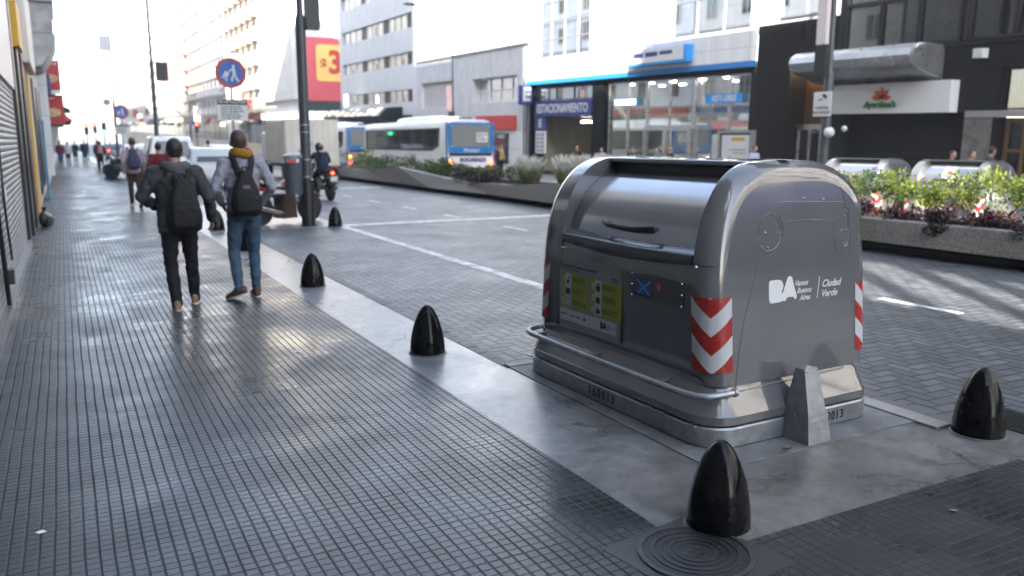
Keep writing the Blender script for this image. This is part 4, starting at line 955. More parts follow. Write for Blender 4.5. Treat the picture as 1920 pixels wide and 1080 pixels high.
b = MB(); b.box(-.04, .035, L(22.6), L(23.2), -.5, 3.2); b.box(-.04, .10, L(17.1), L(18.7), 3.2, 3.95); build_split(b, 'yellow_trim', pm('yellow_paint', (.62, .36, .02), .5), rt)
b = MB(); b.box(-.03, .0, L(18), L(25.4), -.5, 3.1); b.build('shutter', slat_mat('cream_shutter', (.48, .42, .28), .1, .5, .1), rt)
b = MB(); b.box(-.04, .16, L(20.5), L(25.3), 3.12, 4.9); b.build('sign_box', pm('cream_sign', (.60, .56, .50), .5, var=.04), rt, bevel=.05)
rt, ym = left_fac('balcony_building', 'old stone building on the left with a weathered balcony above the sidewalk', 25.6, 37, 30, None); L = lambda y: y - ym
b = MB(); b.box(-14, -.0, L(25.6), L(37), -1, 40); b.build('wall', stone('old_stone', (.46, .44, .42), 0, .5, .8, .25, 1.2), rt)
mst = stone('balcony_stone', (.42, .41, .40), 0, 0, .8, .35, 2.5)
b = MB(); rings = [[(x, L(y), z) for x, z in ((0, 3.55), (.25, 3.62), (.5, 3.95), (.66, 4.3), (.70, 4.45), (.70, 4.55), (0, 4.55))] for y in (29.3, 34.2)]; b.loft(rings, 0, False)
b.box(.0, .66, L(29.35), L(34.15), 4.56, 5.45); b.box(0, .72, L(29.25), L(34.25), 5.46, 5.6); b.box(.1, .5, L(29.5), L(34), 5.7, 8.5); b.build('balcony', mst, rt, bevel=.03)
b = MB(); b.box(.0, .3, L(35.5), L(36.0), 0, 7.2); b.build('white_banner', M['white_panel'], rt)
b = MB(); b.box(.0, .04, L(26.2), L(28.8), 0, 3.1); b.box(.0, .04, L(30), L(35), 0, 3); b.build('shop_front', M['alu_dark'], rt)
for i, (z0, z1) in enumerate(((3.02, 4.15), (1.72, 2.85))):
    sg = thing('food_sign', ('upper' if i == 0 else 'lower') + ' red food sign with a pale dish picture projecting over the left sidewalk', 'sign', (-.58, 38 + .4 * i, .05 + .62), group='red food signs')
    b = MB(); b.box(0, .74 + .04 * i, -.07, .07, z0, z1); b.build('panel', pm('sign_red_' + 'ab'[i], (.42, .03, .035), .5, var=.1), sg)
    b = MB(); b.lathe([(.0001, -.075), (.27, -.075), (.27, -.07)], 20, axis='y', M=Matrix.Translation((.40, 0, (z0 + z1) / 2 - .12)) @ Matrix.Diagonal((1, 1, .62, 1))); b.build('dish', pm('dish_' + 'ab'[i], (.55, .36, .2), .5, var=.5, vs=9), sg)
    b = MB(); b.bars(.5, .12, 1, (.15, -.073, z1 - .08), (1, 0, 0), (0, 0, 1), 0, .002, 30 + i); b.build('lettering', M['textw'], sg)
    b = MB(); b.box(.0, .72, -.09, .09, z0 - .14, z0 - .01); b.box(-.1, 0, -.03, .03, z0, z1); b.build('frame', M['sign_white'] if i == 0 else M['black'], sg)
far_building('left side block with a red awning beyond the food signs', 37.2, 58, 42, M['pale2'], 5, -1, bal=.0, mlim=25)
far_building('pale block farther down the left side', 58.2, 92, 30, M['pale'], 7, -1, mlim=35)
far_building('distant left block in the haze', 100, 150, 34, M['pale2'], 8, -1, mlim=35)
far_building('farther left block in the haze', 150.3, 230, 30, M['pale'], 12, -1, mlim=40)
far_building('most distant left block', 231, 400, 34, M['pale2'], 16, -1, mlim=40)
aw = thing('red_awning', 'red and pink shop awning over the distant left sidewalk', 'awning', (-.55, 52, 0))
b = MB(); b.prism([(0, 3.5), (1.1, 2.75), (1.1, 2.65), (0, 2.65)], 'y', -6, 6); b.build('cloth', pm('awning_red', (.5, .08, .10), .6, var=.3, vs=1), aw)
bp = thing('blue_board', 'leaning bright blue board against the left shop fronts', 'board', (-.48, 28.6, 0)); b = MB(); b.box(0, .05, -.5, .6, 0, 2.3); b.build('panel', pm('board_blue', (.03, .2, .32), .5), bp); b = MB(); b.box(.05, .06, -.5, .6, 0, .1); b.box(.05, .06, -.5, .6, 2.2, 2.3); b.build('frame', M['alu_dark'], bp)
bg_ = thing('refuse_sack', 'black refuse sack at the foot of the left shop posts', 'sack', (-.40, 19.2, .008))
b = MB()
for i in range(3): b.ell((-.03 + .03 * i, -.2 + .24 * i, .15 - .02 * i), (.10, .16, .17 - .02 * i), 12, 8)
so_ = b.build('bag', M['black'], bg_); b = MB(); b.cyl((-.03, -.2, .3), (-.02, -.2, .4), .02, .05, 8); b.build('knot', M['black'], bg_)

# behind the viewer, left: added unseen block whose slots and roof panel shape sunlight
tb = thing('sun_mask_block', 'unseen block added behind the viewer, its slots and raised panel shaping the sunlight', 'building', (-.60, -18.25, 0))
b = MB(); b.box(-14, 0, -14.25, 14.25, -1, 8.6); b.build('wall', bpy.data.materials['dark_wall'], tb)
b = MB(); ys_ = [-14.25]
for c, w in ((6.6, .9), (8.3, 1.5), (9.75, .6), (10.9, 1.0), (12.1, .7)): ys_ += [c - w / 2, c + w / 2]
ys_.append(14.25)
for i in range(0, len(ys_), 2): b.box(-.1, 0, ys_[i], ys_[i + 1], 8.61, 12.9)
b.box(-.11, .01, -14.25, 14.25, 11.3, 13.05); b.build('sun_slot_screen', M['grey_render'], tb)  # added slotted screen, lets the sun streaks onto the road
b = MB(); b.box(-.8, -.2, -14.25, 14.25, 20.5, 32); b.build('hoarding', M['pale'], tb)  # added unseen panel keeping sun off the lower far facades
for y in (-13.9, -8, -2.2, 3.6, 13.9):
    b = MB(); b.cyl((-.5, y, 8.61), (-.5, y, 20.49), .16, n=8); b.build('post', M['pole_grey'], tb)
far_building('tall block behind the viewer on the left side', -62, -32.7, 27, M['pale'], 6, -1, mlim=30)
far_building('second block behind the viewer on the left side', -110, -62.3, 32, M['pale2'], 8, -1, mlim=30)

# ---------------------------------------------------------------- poles, signs and street furniture
def lamp_post(label, x, y, h, r0=.13, r1=.095, arm=1.6, z0=0, adir=1, sleeve=True):
    rt = thing('lamp_post', label, 'lamp post', (x, y, z0), group='dark street lamp posts')
    b = MB(); b.lathe([(r1, .0), (r1, h * .42), (r1 * .98, h * .42 + .01), (r1 * .62, h * .42 + .16), (r1 * .55, h)], 18); b.build('pole', M['pole_grey'], rt, ang=30)
    b = MB(); b.lathe([(r0 * 1.25, 0), (r0 * 1.25, .02), (r0, .021), (r0, .93), (r1, .96)], 18); b.build('sleeve', M['black'] if sleeve else M['pole_grey'], rt, ang=30)
    b = MB(); pts = [(0, 0, h - .02), (0, 0, h + .25), (adir * arm * .3, 0, h + .5), (adir * arm, 0, h + .62)]; b.tube(pts, [r1 * .5] * 4, 8); b.build('arm', M['pole_grey'], rt)
    b = MB(); b.ell((adir * (arm + .3), 0, h + .62), (.42, .13, .08), 12, 6); b.build('lamp_head', M['pole_grey'], rt); return rt
lp = lamp_post('dark grey lamp post beside the litter bin at the stop line', 4.29, 16.72, 9.5, .135, .10, 2.0, .006)
b = MB(); b.box(.1, .36, -.08, .08, 3.85, 5.2); b.box(.36, .38, -.05, .05, 3.9, 5.1); b.build('signal_box', M['dark_metal'], lp)
b = MB()
for z in (.98, 1.32, 1.86, 2.0): b.lathe([(.1, z), (.108, z), (.108, z + .03), (.1, z + .03)], 18)
build_split(b, 'clamp', M['galv'], lp)
lp2 = lamp_post('thin dark lamp post rising beyond the white van', 3.72, 40, 12, .12, .09, 2.2); b = MB(); b.box(.15, .65, -.05, .05, 4.3, 5.1); b.build('banner', M['dark_metal'], lp2)
lp3 = lamp_post('distant pale lamp post by the second delivery sign', 2.75, 52, 9, .1, .075, 1.8); b = MB(); b.box(-.5, .1, -.05, .05, 6.6, 7.4); b.build('banner', M['sign_white'], lp3)
lp4 = lamp_post('lamp post with a white banner in front of the closed shop', 19.9, 17.5, 9, .16, .14, 1.5, -.14); b = MB(); b.box(-.30, -.15, -.04, .3, 4.6, 6.4); b.build('banner', pm('banner_white', (.66, .60, .60), .5, var=.05), lp4)
b = MB(); b.box(-.32, -.15, -.1, .3, 3.7, 4.55); b.build('bracket', M['dark_metal'], lp4)
b = MB(); b.ell((-.25, -.35, 2.1), .15, 12, 8); b.ell((-.1, -.75, 2.2), .08, 10, 6); b.cyl((0, 0, 2.1), (-.25, -.35, 2.1), .03, n=6); build_split(b, 'camera_dome', M['sign_white'], lp4)
cs = thing('camera_notice', 'small white notice with a camera picture on the lamp post', 'sign', (19.72, 17.5, 2.44))
b = MB(); b.box(-.04, -.01, -.33, .33, -.02, .68); b.build('panel', M['sign_white'], cs, bevel=.01)
b = MB(); b.text('CONTROL', .105, (-.043, 0, .22), (0, -1, 0), (0, 0, 1), depth=.001, bold=.003); b.text('ELECTRONICO', .09, (-.043, 0, .09), (0, -1, 0), (0, 0, 1), depth=.001, bold=.003)
b.add([(-.043, .02, .57), (-.043, -.12, .47), (-.043, -.18, .54), (-.043, -.04, .64)], [(0, 1, 2, 3)]); b.add([(-.043, -.0, .5), (-.043, .0, .46), (-.043, .15, .42), (-.043, .15, .45)], [(0, 1, 2, 3)]); b.build('symbol', M['textk'], cs)
lp5 = lamp_post('thin lamp post with a pink banner before the low grey building', 19.9, 44.2, 8.6, .1, .07, 2.2, -.14, -1); b = MB(); b.box(-.42, -.1, -.04, .04, 3.55, 4.95); b.build('banner', pm('banner_pink', (.62, .40, .40), .5, var=.2, vs=2), lp5); b = MB(); b.box(-.25, .05, -.12, .12, 2.6, 3.5); b.build('control_box', M['dark_metal'], lp5)

def delivery_sign(label, x, y, zc, r, plate=True):
    rt = thing('delivery_sign', label, 'sign', (x, y, 0), group='round blue delivery signs')
    b = MB(); b.cyl((0, .03, 0), (0, .03, zc + r * .4), .03, n=10); b.build('pole', M['galv'], rt)
    b = MB(); b.lathe([(.0001, -.01), (r, -.01), (r, .01), (.0001, .01)], 40, axis='y', M=Matrix.Translation((0, 0, zc))); d = b.build('disc', pm('sign_ring_red', (.36, .04, .03), .4, var=.03), rt, ang=50)
    b = MB(); b.lathe([(.0001, -.013), (r * .77, -.013), (r * .77, -.008)], 40, axis='y', M=Matrix.Translation((0, 0, zc))); b.build('blue_field', M['cyan'] if False else pm('sign_blue', (.015, .10, .43), .4, var=.03), d)
    b = MB(); P = lambda pts: b.loft([[(x_ * r, -.0135, zc + z_ * r) for x_, z_ in pts], [(x_ * r, -.016, zc + z_ * r) for x_, z_ in pts]], 0, False)
    P([(.2 + .09 * math.cos(a * .52), .46 + .1 * math.sin(a * .52)) for a in range(12)])
    P([(.10, .36), (.26, .36), (.34, .05), (.30, -.12), (.14, -.12), (.10, .1)]); P([(.10, .32), (-.12, .16), (-.10, .08), (.14, .2)])
    P([(.14, -.1), (.26, -.12), (.14, -.34), (.12, -.54), (.0, -.54), (.02, -.32)]); P([(.22, -.1), (.32, -.1), (.42, -.34), (.56, -.52), (.46, -.58), (.3, -.38)])
    P([(-.52, -.18), (-.34, .14), (-.12, .02), (-.30, -.3)]); P([(-.30, -.34), (-.08, .12), (-.04, .1), (-.26, -.38)]); P([(-.6, -.22), (-.2, -.42), (-.22, -.47), (-.62, -.27)]); P([(-.3 + .07 * math.cos(a * .52), -.46 + .07 * math.sin(a * .52)) for a in range(12)])
    b.build('symbol', M['textw'], d)
    if plate:
        w, h, z1 = r * 1.0, r * 1.4, zc - r - .24 * r / .33
        b = MB(); b.box(-w, w, -.012, .012, z1 - h, z1); p = b.build('plate', M['sign_white'], rt, bevel=.005)
        b = MB(); b.box(-w * .98, w * .98, -.0155, -.0125, z1 - h * .25, z1 - .005); b.build('black_band', M['textk'], p)
        b = MB(); b.text('NO ESTACIONAR', r * .23, (0, -.017, z1 - h * .125), (1, 0, 0), (0, 0, 1), depth=.0005, bold=.002); b.build('white_lettering', M['textw'], p)
        b = MB()
        b.bars(w * 1.5, h * .64, 6, (-w * .75, -.0135, z1 - h * .3), (1, 0, 0), (0, 0, 1), 0, .001, 41)
        b.build('lettering', M['textk'], p)
    return rt
delivery_sign('near blue and red delivery sign with a no parking plate', 3.625, 20.7, 3.275, .35)
s2 = delivery_sign('distant blue and red delivery sign above the far walkers', 2.66, 45, 3.10, .34); 
ss = thing('speed_sign', 'small distant white sign with a red ring', 'sign', (2.3, 50, 0), group=None); b = MB(); b.cyl((.0, .04, 0), (.0, .04, 3.5), .03, n=8); b.build('pole', M['galv'], ss)
b = MB(); b.lathe([(.0001, -.01), (.2, -.01), (.2, .01), (.0001, .01)], 24, axis='y', M=Matrix.Translation((0, 0, 3.75))); b.build('disc', M['red'], ss); b = MB(); b.lathe([(.0001, -.014), (.15, -.014), (.15, -.011)], 24, axis='y', M=Matrix.Translation((0, 0, 3.75))); b.build('field', M['sign_white'], ss)
b = MB(); b.text('30', .2, (0, -.016, 3.75), (1, 0, 0), (0, 0, 1), depth=.001, bold=.006); b.build('lettering', M['textk'], ss)

tb_ = thing('litter_bin', 'dark cylindrical litter bin with a red label fixed to the lamp post', 'litter bin', (4.02, 16.70, .66))
b = MB(); b.lathe([(.165, 0), (.17, .02), (.185, .60), (.19, .62), (.175, .62), (.165, .1), (.0001, .08)], 24); b.build('drum', pm('bin_grey', (.07, .08, .098), .45, var=.1), tb_)
b = MB(); b.lathe([(.185, .71), (.20, .72), (.20, .76), (.12, .80), (.0001, .81)], 24); b.build('lid', pm('bin_lid', (.16, .22, .24), .3, var=.1), tb_)
b = MB(); b.box(-.14, .02, -.188, -.15, .625, .70); b.build('red_label', M['red'], tb_); b = MB(); b.box(.021, .06, -.186, -.15, .625, .70); b.build('white_label', M['sign_white'], tb_)
b = MB()
for a in (0, 90, 180, 270): b.box(.16 * math.cos(R(a + 45)) - .012, .16 * math.cos(R(a + 45)) + .012, .16 * math.sin(R(a + 45)) - .012, .16 * math.sin(R(a + 45)) + .012, .60, .73)
b.box(.16, .2, -.03, .03, .2, .24); b.box(.16, .2, -.03, .03, .5, .54); build_split(b, 'bracket', M['dark_metal'], tb_)
lb = thing('litter_bin', 'grey litter bin with a domed top across the street before the bank', 'litter bin', (20.6, 26.1, -.14))
b = MB(); b.lathe([(.26, 0), (.27, .05), (.27, 1.0), (.24, 1.05)], 18); b.build('drum', M['pole_grey'], lb); b = MB(); b.lathe([(.33, 1.12), (.35, 1.14), (.34, 1.2), (.2, 1.35), (.05, 1.4), (.05, 1.48), (.0001, 1.49)], 18); b.build('lid', M['pole_grey'], lb)
b = MB(); b.box(-.27, -.2, -.12, .12, .7, 1.1); b.build('label', M['sign_white'], lb)
ps = thing('poster_stand', 'framed advertising poster stand before the bank storefront', 'poster stand', (22.7, 24.2, -.14))
b = MB(); b.box(-.08, .08, -.95, .95, .35, .45); b.box(-.08, .08, -.95, .95, 2.15, 2.25); b.box(-.08, .08, -.95, -.83, .45, 2.15); b.box(-.08, .08, .83, .95, .45, 2.15); b.box(-.05, .05, -.7, -.6, 0, .35); b.box(-.05, .05, .6, .7, 0, .35); b.build('frame', M['alu'], ps)
b = MB(); b.box(-.03, .03, -.83, .83, .45, 2.15); b.build('board', M['black'], ps)
b = MB(); b.box(-.04, -.031, -.74, .74, .52, 2.08); pp = b.build('poster', M['sign_white'], ps); b = MB(); b.box(-.046, -.041, -.5, .2, 1.85, 1.98); b.build('yellow_print', pm('print_yellow', (.6, .35, .03), .5, var=0), pp)
b = MB(); b.ell((-.041, -.1, .85), (.004, .35, .22), 14, 8); b.ell((-.041, .25, 1.1), (.004, .16, .14), 12, 8); b.box(-.045, -.041, -.6, .3, 1.5, 1.54); b.box(-.045, -.041, -.6, .1, 1.38, 1.42); b.build('grey_print', pm('print_pinkgrey', (.3, .2, .2), .5, var=.3), pp)
af = thing('sandwich_board', 'small yellow and white sandwich board by the parking entrance', 'sandwich board', (22.9, 33.3, -.14)); b = MB(); b.box(-.3, -.26, -.4, .4, 0, 1.3); b.box(.2, .24, -.4, .4, 0, 1.25); b.build('frame', M['alu'], af); b = MB(); b.box(-.31, -.301, -.33, .33, .15, 1.2); b.build('white_sheet', M['sign_white'], af); b = MB(); b.box(-.316, -.311, -.3, .3, .5, 1.1); b.build('yellow_sheet', pm('sheet_yellow', (.55, .5, .04), .5), af)
mg = emis('green_light', (.05, 1, .45), 5); mr_ = emis('red_light', (1, .06, .03), 4)
for i, (x, y, z, m) in enumerate(((3.3, 80, 2.4, mg), (2.1, 86, 2.4, mr_), (3.0, 92, 2.6, mr_), (11.6, 86, 2.6, mr_))):
    t = thing('traffic_light', ['traffic light glowing green beside the far walkers', 'leftmost small red traffic light above the far walkers', 'red traffic light just right of the leftmost one', 'red traffic light near the far buses'][i], 'traffic light', (x, y, 0), group='distant traffic lights')
    b = MB(); b.cyl((0, 0, 0), (0, 0, z + .9), .06, n=8); b.build('pole', M['pole_grey'], t); b = MB(); b.box(-.18, .18, -.3, -.07, z - .1, z + .9); h = b.build('housing', M['black'], t)
    b = MB(); b.lathe([(.0001, -.33), (.10, -.33), (.11, -.3)], 12, axis='y', M=Matrix.Translation((0, 0, z + (.08 if m is mg else .7)))); b.build('lens', m, h)
# ---------------------------------------------------------------- vehicles
M['tyre'] = M['rubber']; M['bus_blue'] = pm('bus_blue', (.02, .17, .44), .35, var=.08, coat=.3); M['tail'] = emis('tail_light', (1, .05, .02), 3.0); M['amber'] = emis('amber_light', (1, .35, .04), 3.0)
M['bus_glass'] = darkglass('bus_glass', (.03, .032, .035), .05)
def wheel(parent, x, y, r, w=.2, name='wheel', axis='x', hub=True, rim=None):
    b = MB(); t = w / 2
    b.lathe([(r * .60, -t), (r * .9, -t), (r, -t * .7), (r, t * .7), (r * .9, t), (r * .60, t)], 24, axis=axis); o = b.build(name, M['tyre'], parent, ang=50); o.location = (x, y, r)
    if hub:
        b = MB(); b.lathe([(.0001, -t * .7), (r * .3, -t * .75), (r * .60, -t * .5), (r * .60, t * .5), (r * .3, t * .75), (.0001, t * .7)], 18, axis=axis); b.build('rim', rim or M['alu'], o, ang=40)
    return o
def bus(label, x0, y0, length=12.6, full=True):
    """x0: side nearest the viewer, y0: rear"""
    rt = thing('city_bus', label, 'bus', (x0 + 1.25, y0, -.284), group='white city buses'); W_, H_ = 1.25, 3.02
    mw = pm('bus_white', (.80, .80, .79), .3, var=.05, vs=.7, coat=.3)
    b = MB(); sec = [(-W_, .35), (-W_ - .0, 1.1), (-W_ + .02, 1.9), (-W_ + .08, 2.75), (-W_ + .22, 2.95), (-W_ + .5, H_), (W_ - .5, H_), (W_ - .22, 2.95), (W_ - .08, 2.75), (W_ - .02, 1.9), (W_, 1.1), (W_, .35)]
    rings = []
    for y, s_, zc in ((0.02, .94, 0), (.0, .96, 0), (.10, 1, 0), (length - .4, 1, 0), (length - .1, .97, 0), (length, .9, -.1)): rings.append([(x * s_, y, z if z < 1 else 1 + (z - 1) * (s_ * .3 + .7)) for x, z in sec])
    b.loft(rings, 0, True); body = b.build('body', mw, rt, ang=30)
    b = MB(); pod = [(-.85, 2.98), (-.75, 3.2), (-.6, 3.27), (.6, 3.27), (.75, 3.2), (.85, 2.98)]
    b.loft([[(x, y, 2.98 + (z - 2.98) * s_) for x, z in pod] for y, s_ in ((1.6, .05), (2.6, .9), (4, 1), (7, 1), (7.8, .85), (8.2, .05))], 0, True); b.build('roof_pod', mw, rt, ang=40)
    b = MB(); b.box(-.25, .25, .4, .9, 3.01, 3.12); b.build('roof_vent', M['black'], rt)
    for s_ in (-1, 1):
        X = s_ * (W_ + .004)
        b = MB(); y_ = 1.05; top, bot = 2.62, 1.52
        b.loft([[(X, 1.0, top), (X, length - .55, top), (X, length - .55, bot), (X, 1.9, bot), (X, 1.0, 1.75)], [(s_ * (W_ - .06), 1.0, top), (s_ * (W_ - .06), length - .55, top), (s_ * (W_ - .06), length - .55, bot), (s_ * (W_ - .06), 1.9, bot), (s_ * (W_ - .06), 1.0, 1.75)]], 0, False); band = b.build('window_band', M['black'], rt)
        for i in range(6):
            a = 1.12 + i * 1.78; c = a + 1.66; b = MB(); lo = 1.85 if i == 0 else 1.58
            b.quad((X + s_ * .006, a, lo), (X + s_ * .006, c, 1.58), (X + s_ * .006, c, 2.56), (X + s_ * .006, a, 2.56)); w = b.build('window', M['bus_glass'], rt, recalc=False)
            b = MB(); b.box(min(X + s_ * .007, X + s_ * .012), max(X + s_ * .007, X + s_ * .012), a, c, 2.25, 2.28); b.build('rail', M['alu_dark'], w)
        b = MB(); b.box(min(s_ * (W_ - .02), X), max(s_ * (W_ - .02), X), .2, length - .3, .36, .62); b.build('blue_skirt', M['bus_blue'], rt)
        b = MB(); b.box(min(s_ * (W_ - .02), X + s_ * .002), max(s_ * (W_ - .02), X + s_ * .002), -.0, .14, .62, 2.9); b.build('blue_corner', M['bus_blue'], rt)
        for yy in (2.6, length - 2.7): wheel(rt, s_ * (W_ - .12), yy, .48, .28)
    if full:
        b = MB(); X = -W_ - .008
        b.text('146', .62, (X, 4.5, 1.08), (0, -1, 0), (0, 0, 1), depth=.003, bold=.01, shear=.2); b.text('ROCARAZA', .36, (X, 8.4, 1.1), (0, -1, 0), (0, 0, 1), depth=.003, bold=.008, shear=.15)
        b.add([(X, 6.9, 1.0), (X, 6.6, 1.12), (X, 6.9, 1.25)], [(0, 1, 2)]); b.build('lettering', M['navy'], rt)
    # rear
    b = MB(); b.box(-1.16, 1.16, -.02, .06, 1.42, 1.72); b.box(-1.18, -1.03, -.018, .06, 1.73, 2.85); b.box(1.03, 1.18, -.018, .06, 1.73, 2.85); b.box(-1.02, 1.02, -.018, .06, 2.74, 2.88); b.build('rear_blue', M['bus_blue'], rt)
    b = MB(); b.loft([[(x, -.024, z) for x, z in rrect(1.02, .52, .15, 5, 0, 2.24)], [(x, .05, z) for x, z in rrect(1.02, .52, .15, 5, 0, 2.24)]], 0, False); rw = b.build('rear_window', darkglass('rear_glass', (.22, .225, .22), .08), rt)
    b = MB(); b.box(.3, .9, -.03, -.025, 1.95, 2.4); b.build('notice', M['sign_white'], rw)
    b = MB(); b.bars(.5, .36, 3, (.35, -.032, 2.36), (1, 0, 0), (0, 0, 1), 0, .001, 50); b.build('lettering', M['textk'], rw)
    b = MB(); b.text('Metalpar', .24, (.05, -.024, 1.56), (1, 0, 0), (0, 0, 1), depth=.002, bold=.004); b.build('white_lettering', M['textw'], rt)
    b = MB(); b.text('ROCARAZA', .26, (.1, -.01, 1.1), (1, 0, 0), (0, 0, 1), depth=.012, bold=.008, shear=.15); b.build('rear_lettering', M['navy'], rt)
    b = MB(); b.box(-1.12, 1.12, -.012, .06, 1.30, 1.41); b.build('rear_grille', M['black'], rt)
    for s_ in (-1, 1):
        for z, m in ((.98, M['amber']), (.62, M['tail'])):
            b = MB(); b.lathe([(.0001, -.03), (.085, -.025), (.1, .02)], 14, axis='y', M=Matrix.Translation((s_ * 1.08, 0, z))); b.build('tail_light', m if s_ == -1 or z < .8 else M['tail'], rt)
    b = MB(); b.box(-1.1, 1.1, -.05, .1, .36, .56); b.build('bumper', mw, rt); return rt
bus('white and blue city bus numbered 146 seen from behind', 16.14, 36.6)
bus('second white bus just ahead of the bus numbered 146', 16.1, 52.3, 12, False)

# box truck
tk = thing('box_truck', 'dirty cream box truck with closed rear doors on the roadway', 'truck', (9.78, 36.9, 0)); mt_ = stone('truck_cream', (.66, .62, .54), 0, 0, .6, .12, 1.2)
b = MB(); b.box(-1.2, 1.2, .03, 3.9, .72, 2.62); b.build('cargo_box', mt_, tk, bevel=.03)
for s_ in (-1, 1):
    b = MB(); b.box(min(s_ * .015, s_ * 1.14), max(s_ * .015, s_ * 1.14), -.02, .029, .80, 2.54); d = b.build('rear_door', mt_, tk, bevel=.012)
    b = MB(); b.cyl((s_ * .5, -.04, .8), (s_ * .5, -.04, 2.5), .018, n=6); b.box(min(s_ * .4, s_ * .62), max(s_ * .4, s_ * .62), -.045, -.021, 1.35, 1.4); build_split(b, 'latch_bar', mt_, d)
b = MB(); b.box(-1.22, 1.22, -.01, .05, .62, .74); b.box(-1.21, 1.21, -.005, .05, 2.56, 2.66)
for i in range(8): b.box(-1.222, -1.2, .3 + .45 * i, .34 + .45 * i, .75, 2.6)
b.build('frame', mt_, tk)
b = MB(); b.box(-.45, .45, .2, 5.6, .5, .7); b.box(-1.0, 1.0, .1, .16, .42, .56); b.build('chassis', M['black'], tk)
b = MB(); b.box(-1.05, 1.05, 4.0, 5.7, .55, 2.15); b.build('cab', M['white'], tk, bevel=.12, seg=3)
for s_ in (-1, 1):
    for y in (1.1, 4.9): wheel(tk, s_ * .92, y, .42, .3)
    b = MB(); b.box(s_ * 1.0 - .1, s_ * 1.0 + .1, -.03, .0, .54, .62); b.build('tail_light', M['red'], tk)
b = MB(); b.box(-.3, .0, -.024, -.021, 1.55, 1.62); b.box(-.62, -.36, -.024, -.021, 1.2, 1.4); build_split(b, 'sticker', pm('truck_mark', (.25, .24, .22), .6), tk)

# cars and van: profile along y (rear at 0), half width
def car(name, label, cat, x, y, rz, L_, W_, prof, win, col, group=None, wheels=(.75, None), lights=True):
    rt = thing(name, label, cat, (x, y, 0), rz, group=group); mc = pm(name + '_paint', col, .22, var=.04, coat=.8)
    hw = W_ / 2; b = MB(); rings = []
    for s_, k in ((-1, .86), (-.97, .94), (-.9, 1), (.9, 1), (.97, .94), (1, .86)):
        rings.append([(s_ * hw * (1 - .16 * max(0, (z - .95)) / .6), L_ / 2 + (yy - L_ / 2) * (.97 + .03 * k), .2 + (z - .2) * (k * .25 + .75) if z > .4 else z) for yy, z in prof])
    b.loft(rings, 0, True); body = b.build('body', mc, rt, ang=38)
    y0, y1, z0, z1 = win
    for s_ in (-1, 1):
        ta = lambda z: hw * (1 - .16 * max(0, (z - .95)) / .6) * .985 + .012
        for a, c in ((y0, (y0 + y1) / 2 - .05), ((y0 + y1) / 2 + .05, y1)):
            b = MB(); b.quad((s_ * ta(z0), a, z0), (s_ * ta(z0), c + (.18 if c == y1 else 0), z0), (s_ * ta(z1), c, z1), (s_ * ta(z1), a + .05, z1)); b.build('window', M['bus_glass'], rt, recalc=False)
    ry0, ry1 = prof[2][0], prof[3][0]
    b = MB(); b.quad((-hw * .72, ry0 - .02, prof[2][1] + .04), (hw * .72, ry0 - .02, prof[2][1] + .04), (hw * .62, ry1 - .025, prof[3][1] - .09), (-hw * .62, ry1 - .025, prof[3][1] - .09)); b.build('rear_window', M['bus_glass'], rt, recalc=False)
    for s_ in (-1, 1):
        for yy in (.8, L_ - .85): wheel(rt, s_ * (hw - .1), yy, .31, .2)
        if lights: b = MB(); b.box(s_ * hw * .78 - .11, s_ * hw * .78 + .11, -.04, .06, .72, .9); b.build('tail_light', M['tail'] if lights == 2 else M['red'], rt)
    b = MB(); b.box(-hw * .9, hw * .9, -.06, .06, .35, .55); b.build('bumper', M['alu_dark'] if col[0] > .5 else mc, rt, bevel=.03)
    b = MB(); b.box(-.26, .26, -.07, -.061, .42, .53); b.build('number_plate', M['sign_white'], rt); return rt
VAN = [(.0, .3), (-.0, .9), (.05, 1.05), (.22, 1.80), (.4, 1.9), (2.9, 1.92), (3.3, 1.82), (3.9, 1.25), (4.55, 1.05), (4.7, .8), (4.7, .3)]
HAT = [(.0, .3), (-.05, .75), (.05, .98), (.45, 1.42), (.8, 1.49), (2.0, 1.48), (2.85, 1.0), (3.75, .86), (3.9, .7), (3.9, .3)]
car('parked_van', 'white van with a rounded roof parked beyond the two walking men', 'van', 4.05, 37.2, 0, 4.7, 1.95, VAN, (1.2, 3.2, 1.12, 1.72), (.66, .66, .65))
car('parked_car', 'silver hatchback parked just in front of the white van', 'car', 4.75, 31.0, R(-4), 3.9, 1.75, HAT, (.9, 2.25, 1.02, 1.40), (.42, .44, .45), group='cars along the street')
for i, (x, y, c, l) in enumerate(((4.2, 58, (.6, .6, .6), 'distant white car with glowing tail lights left of the white van'), (7.2, 66, (.05, .05, .06), 'distant black car in the middle of the roadway'), (9.2, 58, (.65, .65, .64), 'distant white car in front of the box truck'),
    (7.0, 84, (.55, .55, .52), 'far grey car beyond the black car'), (4.6, 88, (.08, .08, .1), 'far dark car near the green traffic light'), (9.0, 96, (.6, .6, .6), 'farthest white car on the roadway'))):
    car('distant_car', l, 'car', x, y, 0, 4.1, 1.75, HAT, (.9, 2.25, 1.02, 1.40), c, group='cars along the street', lights=2)

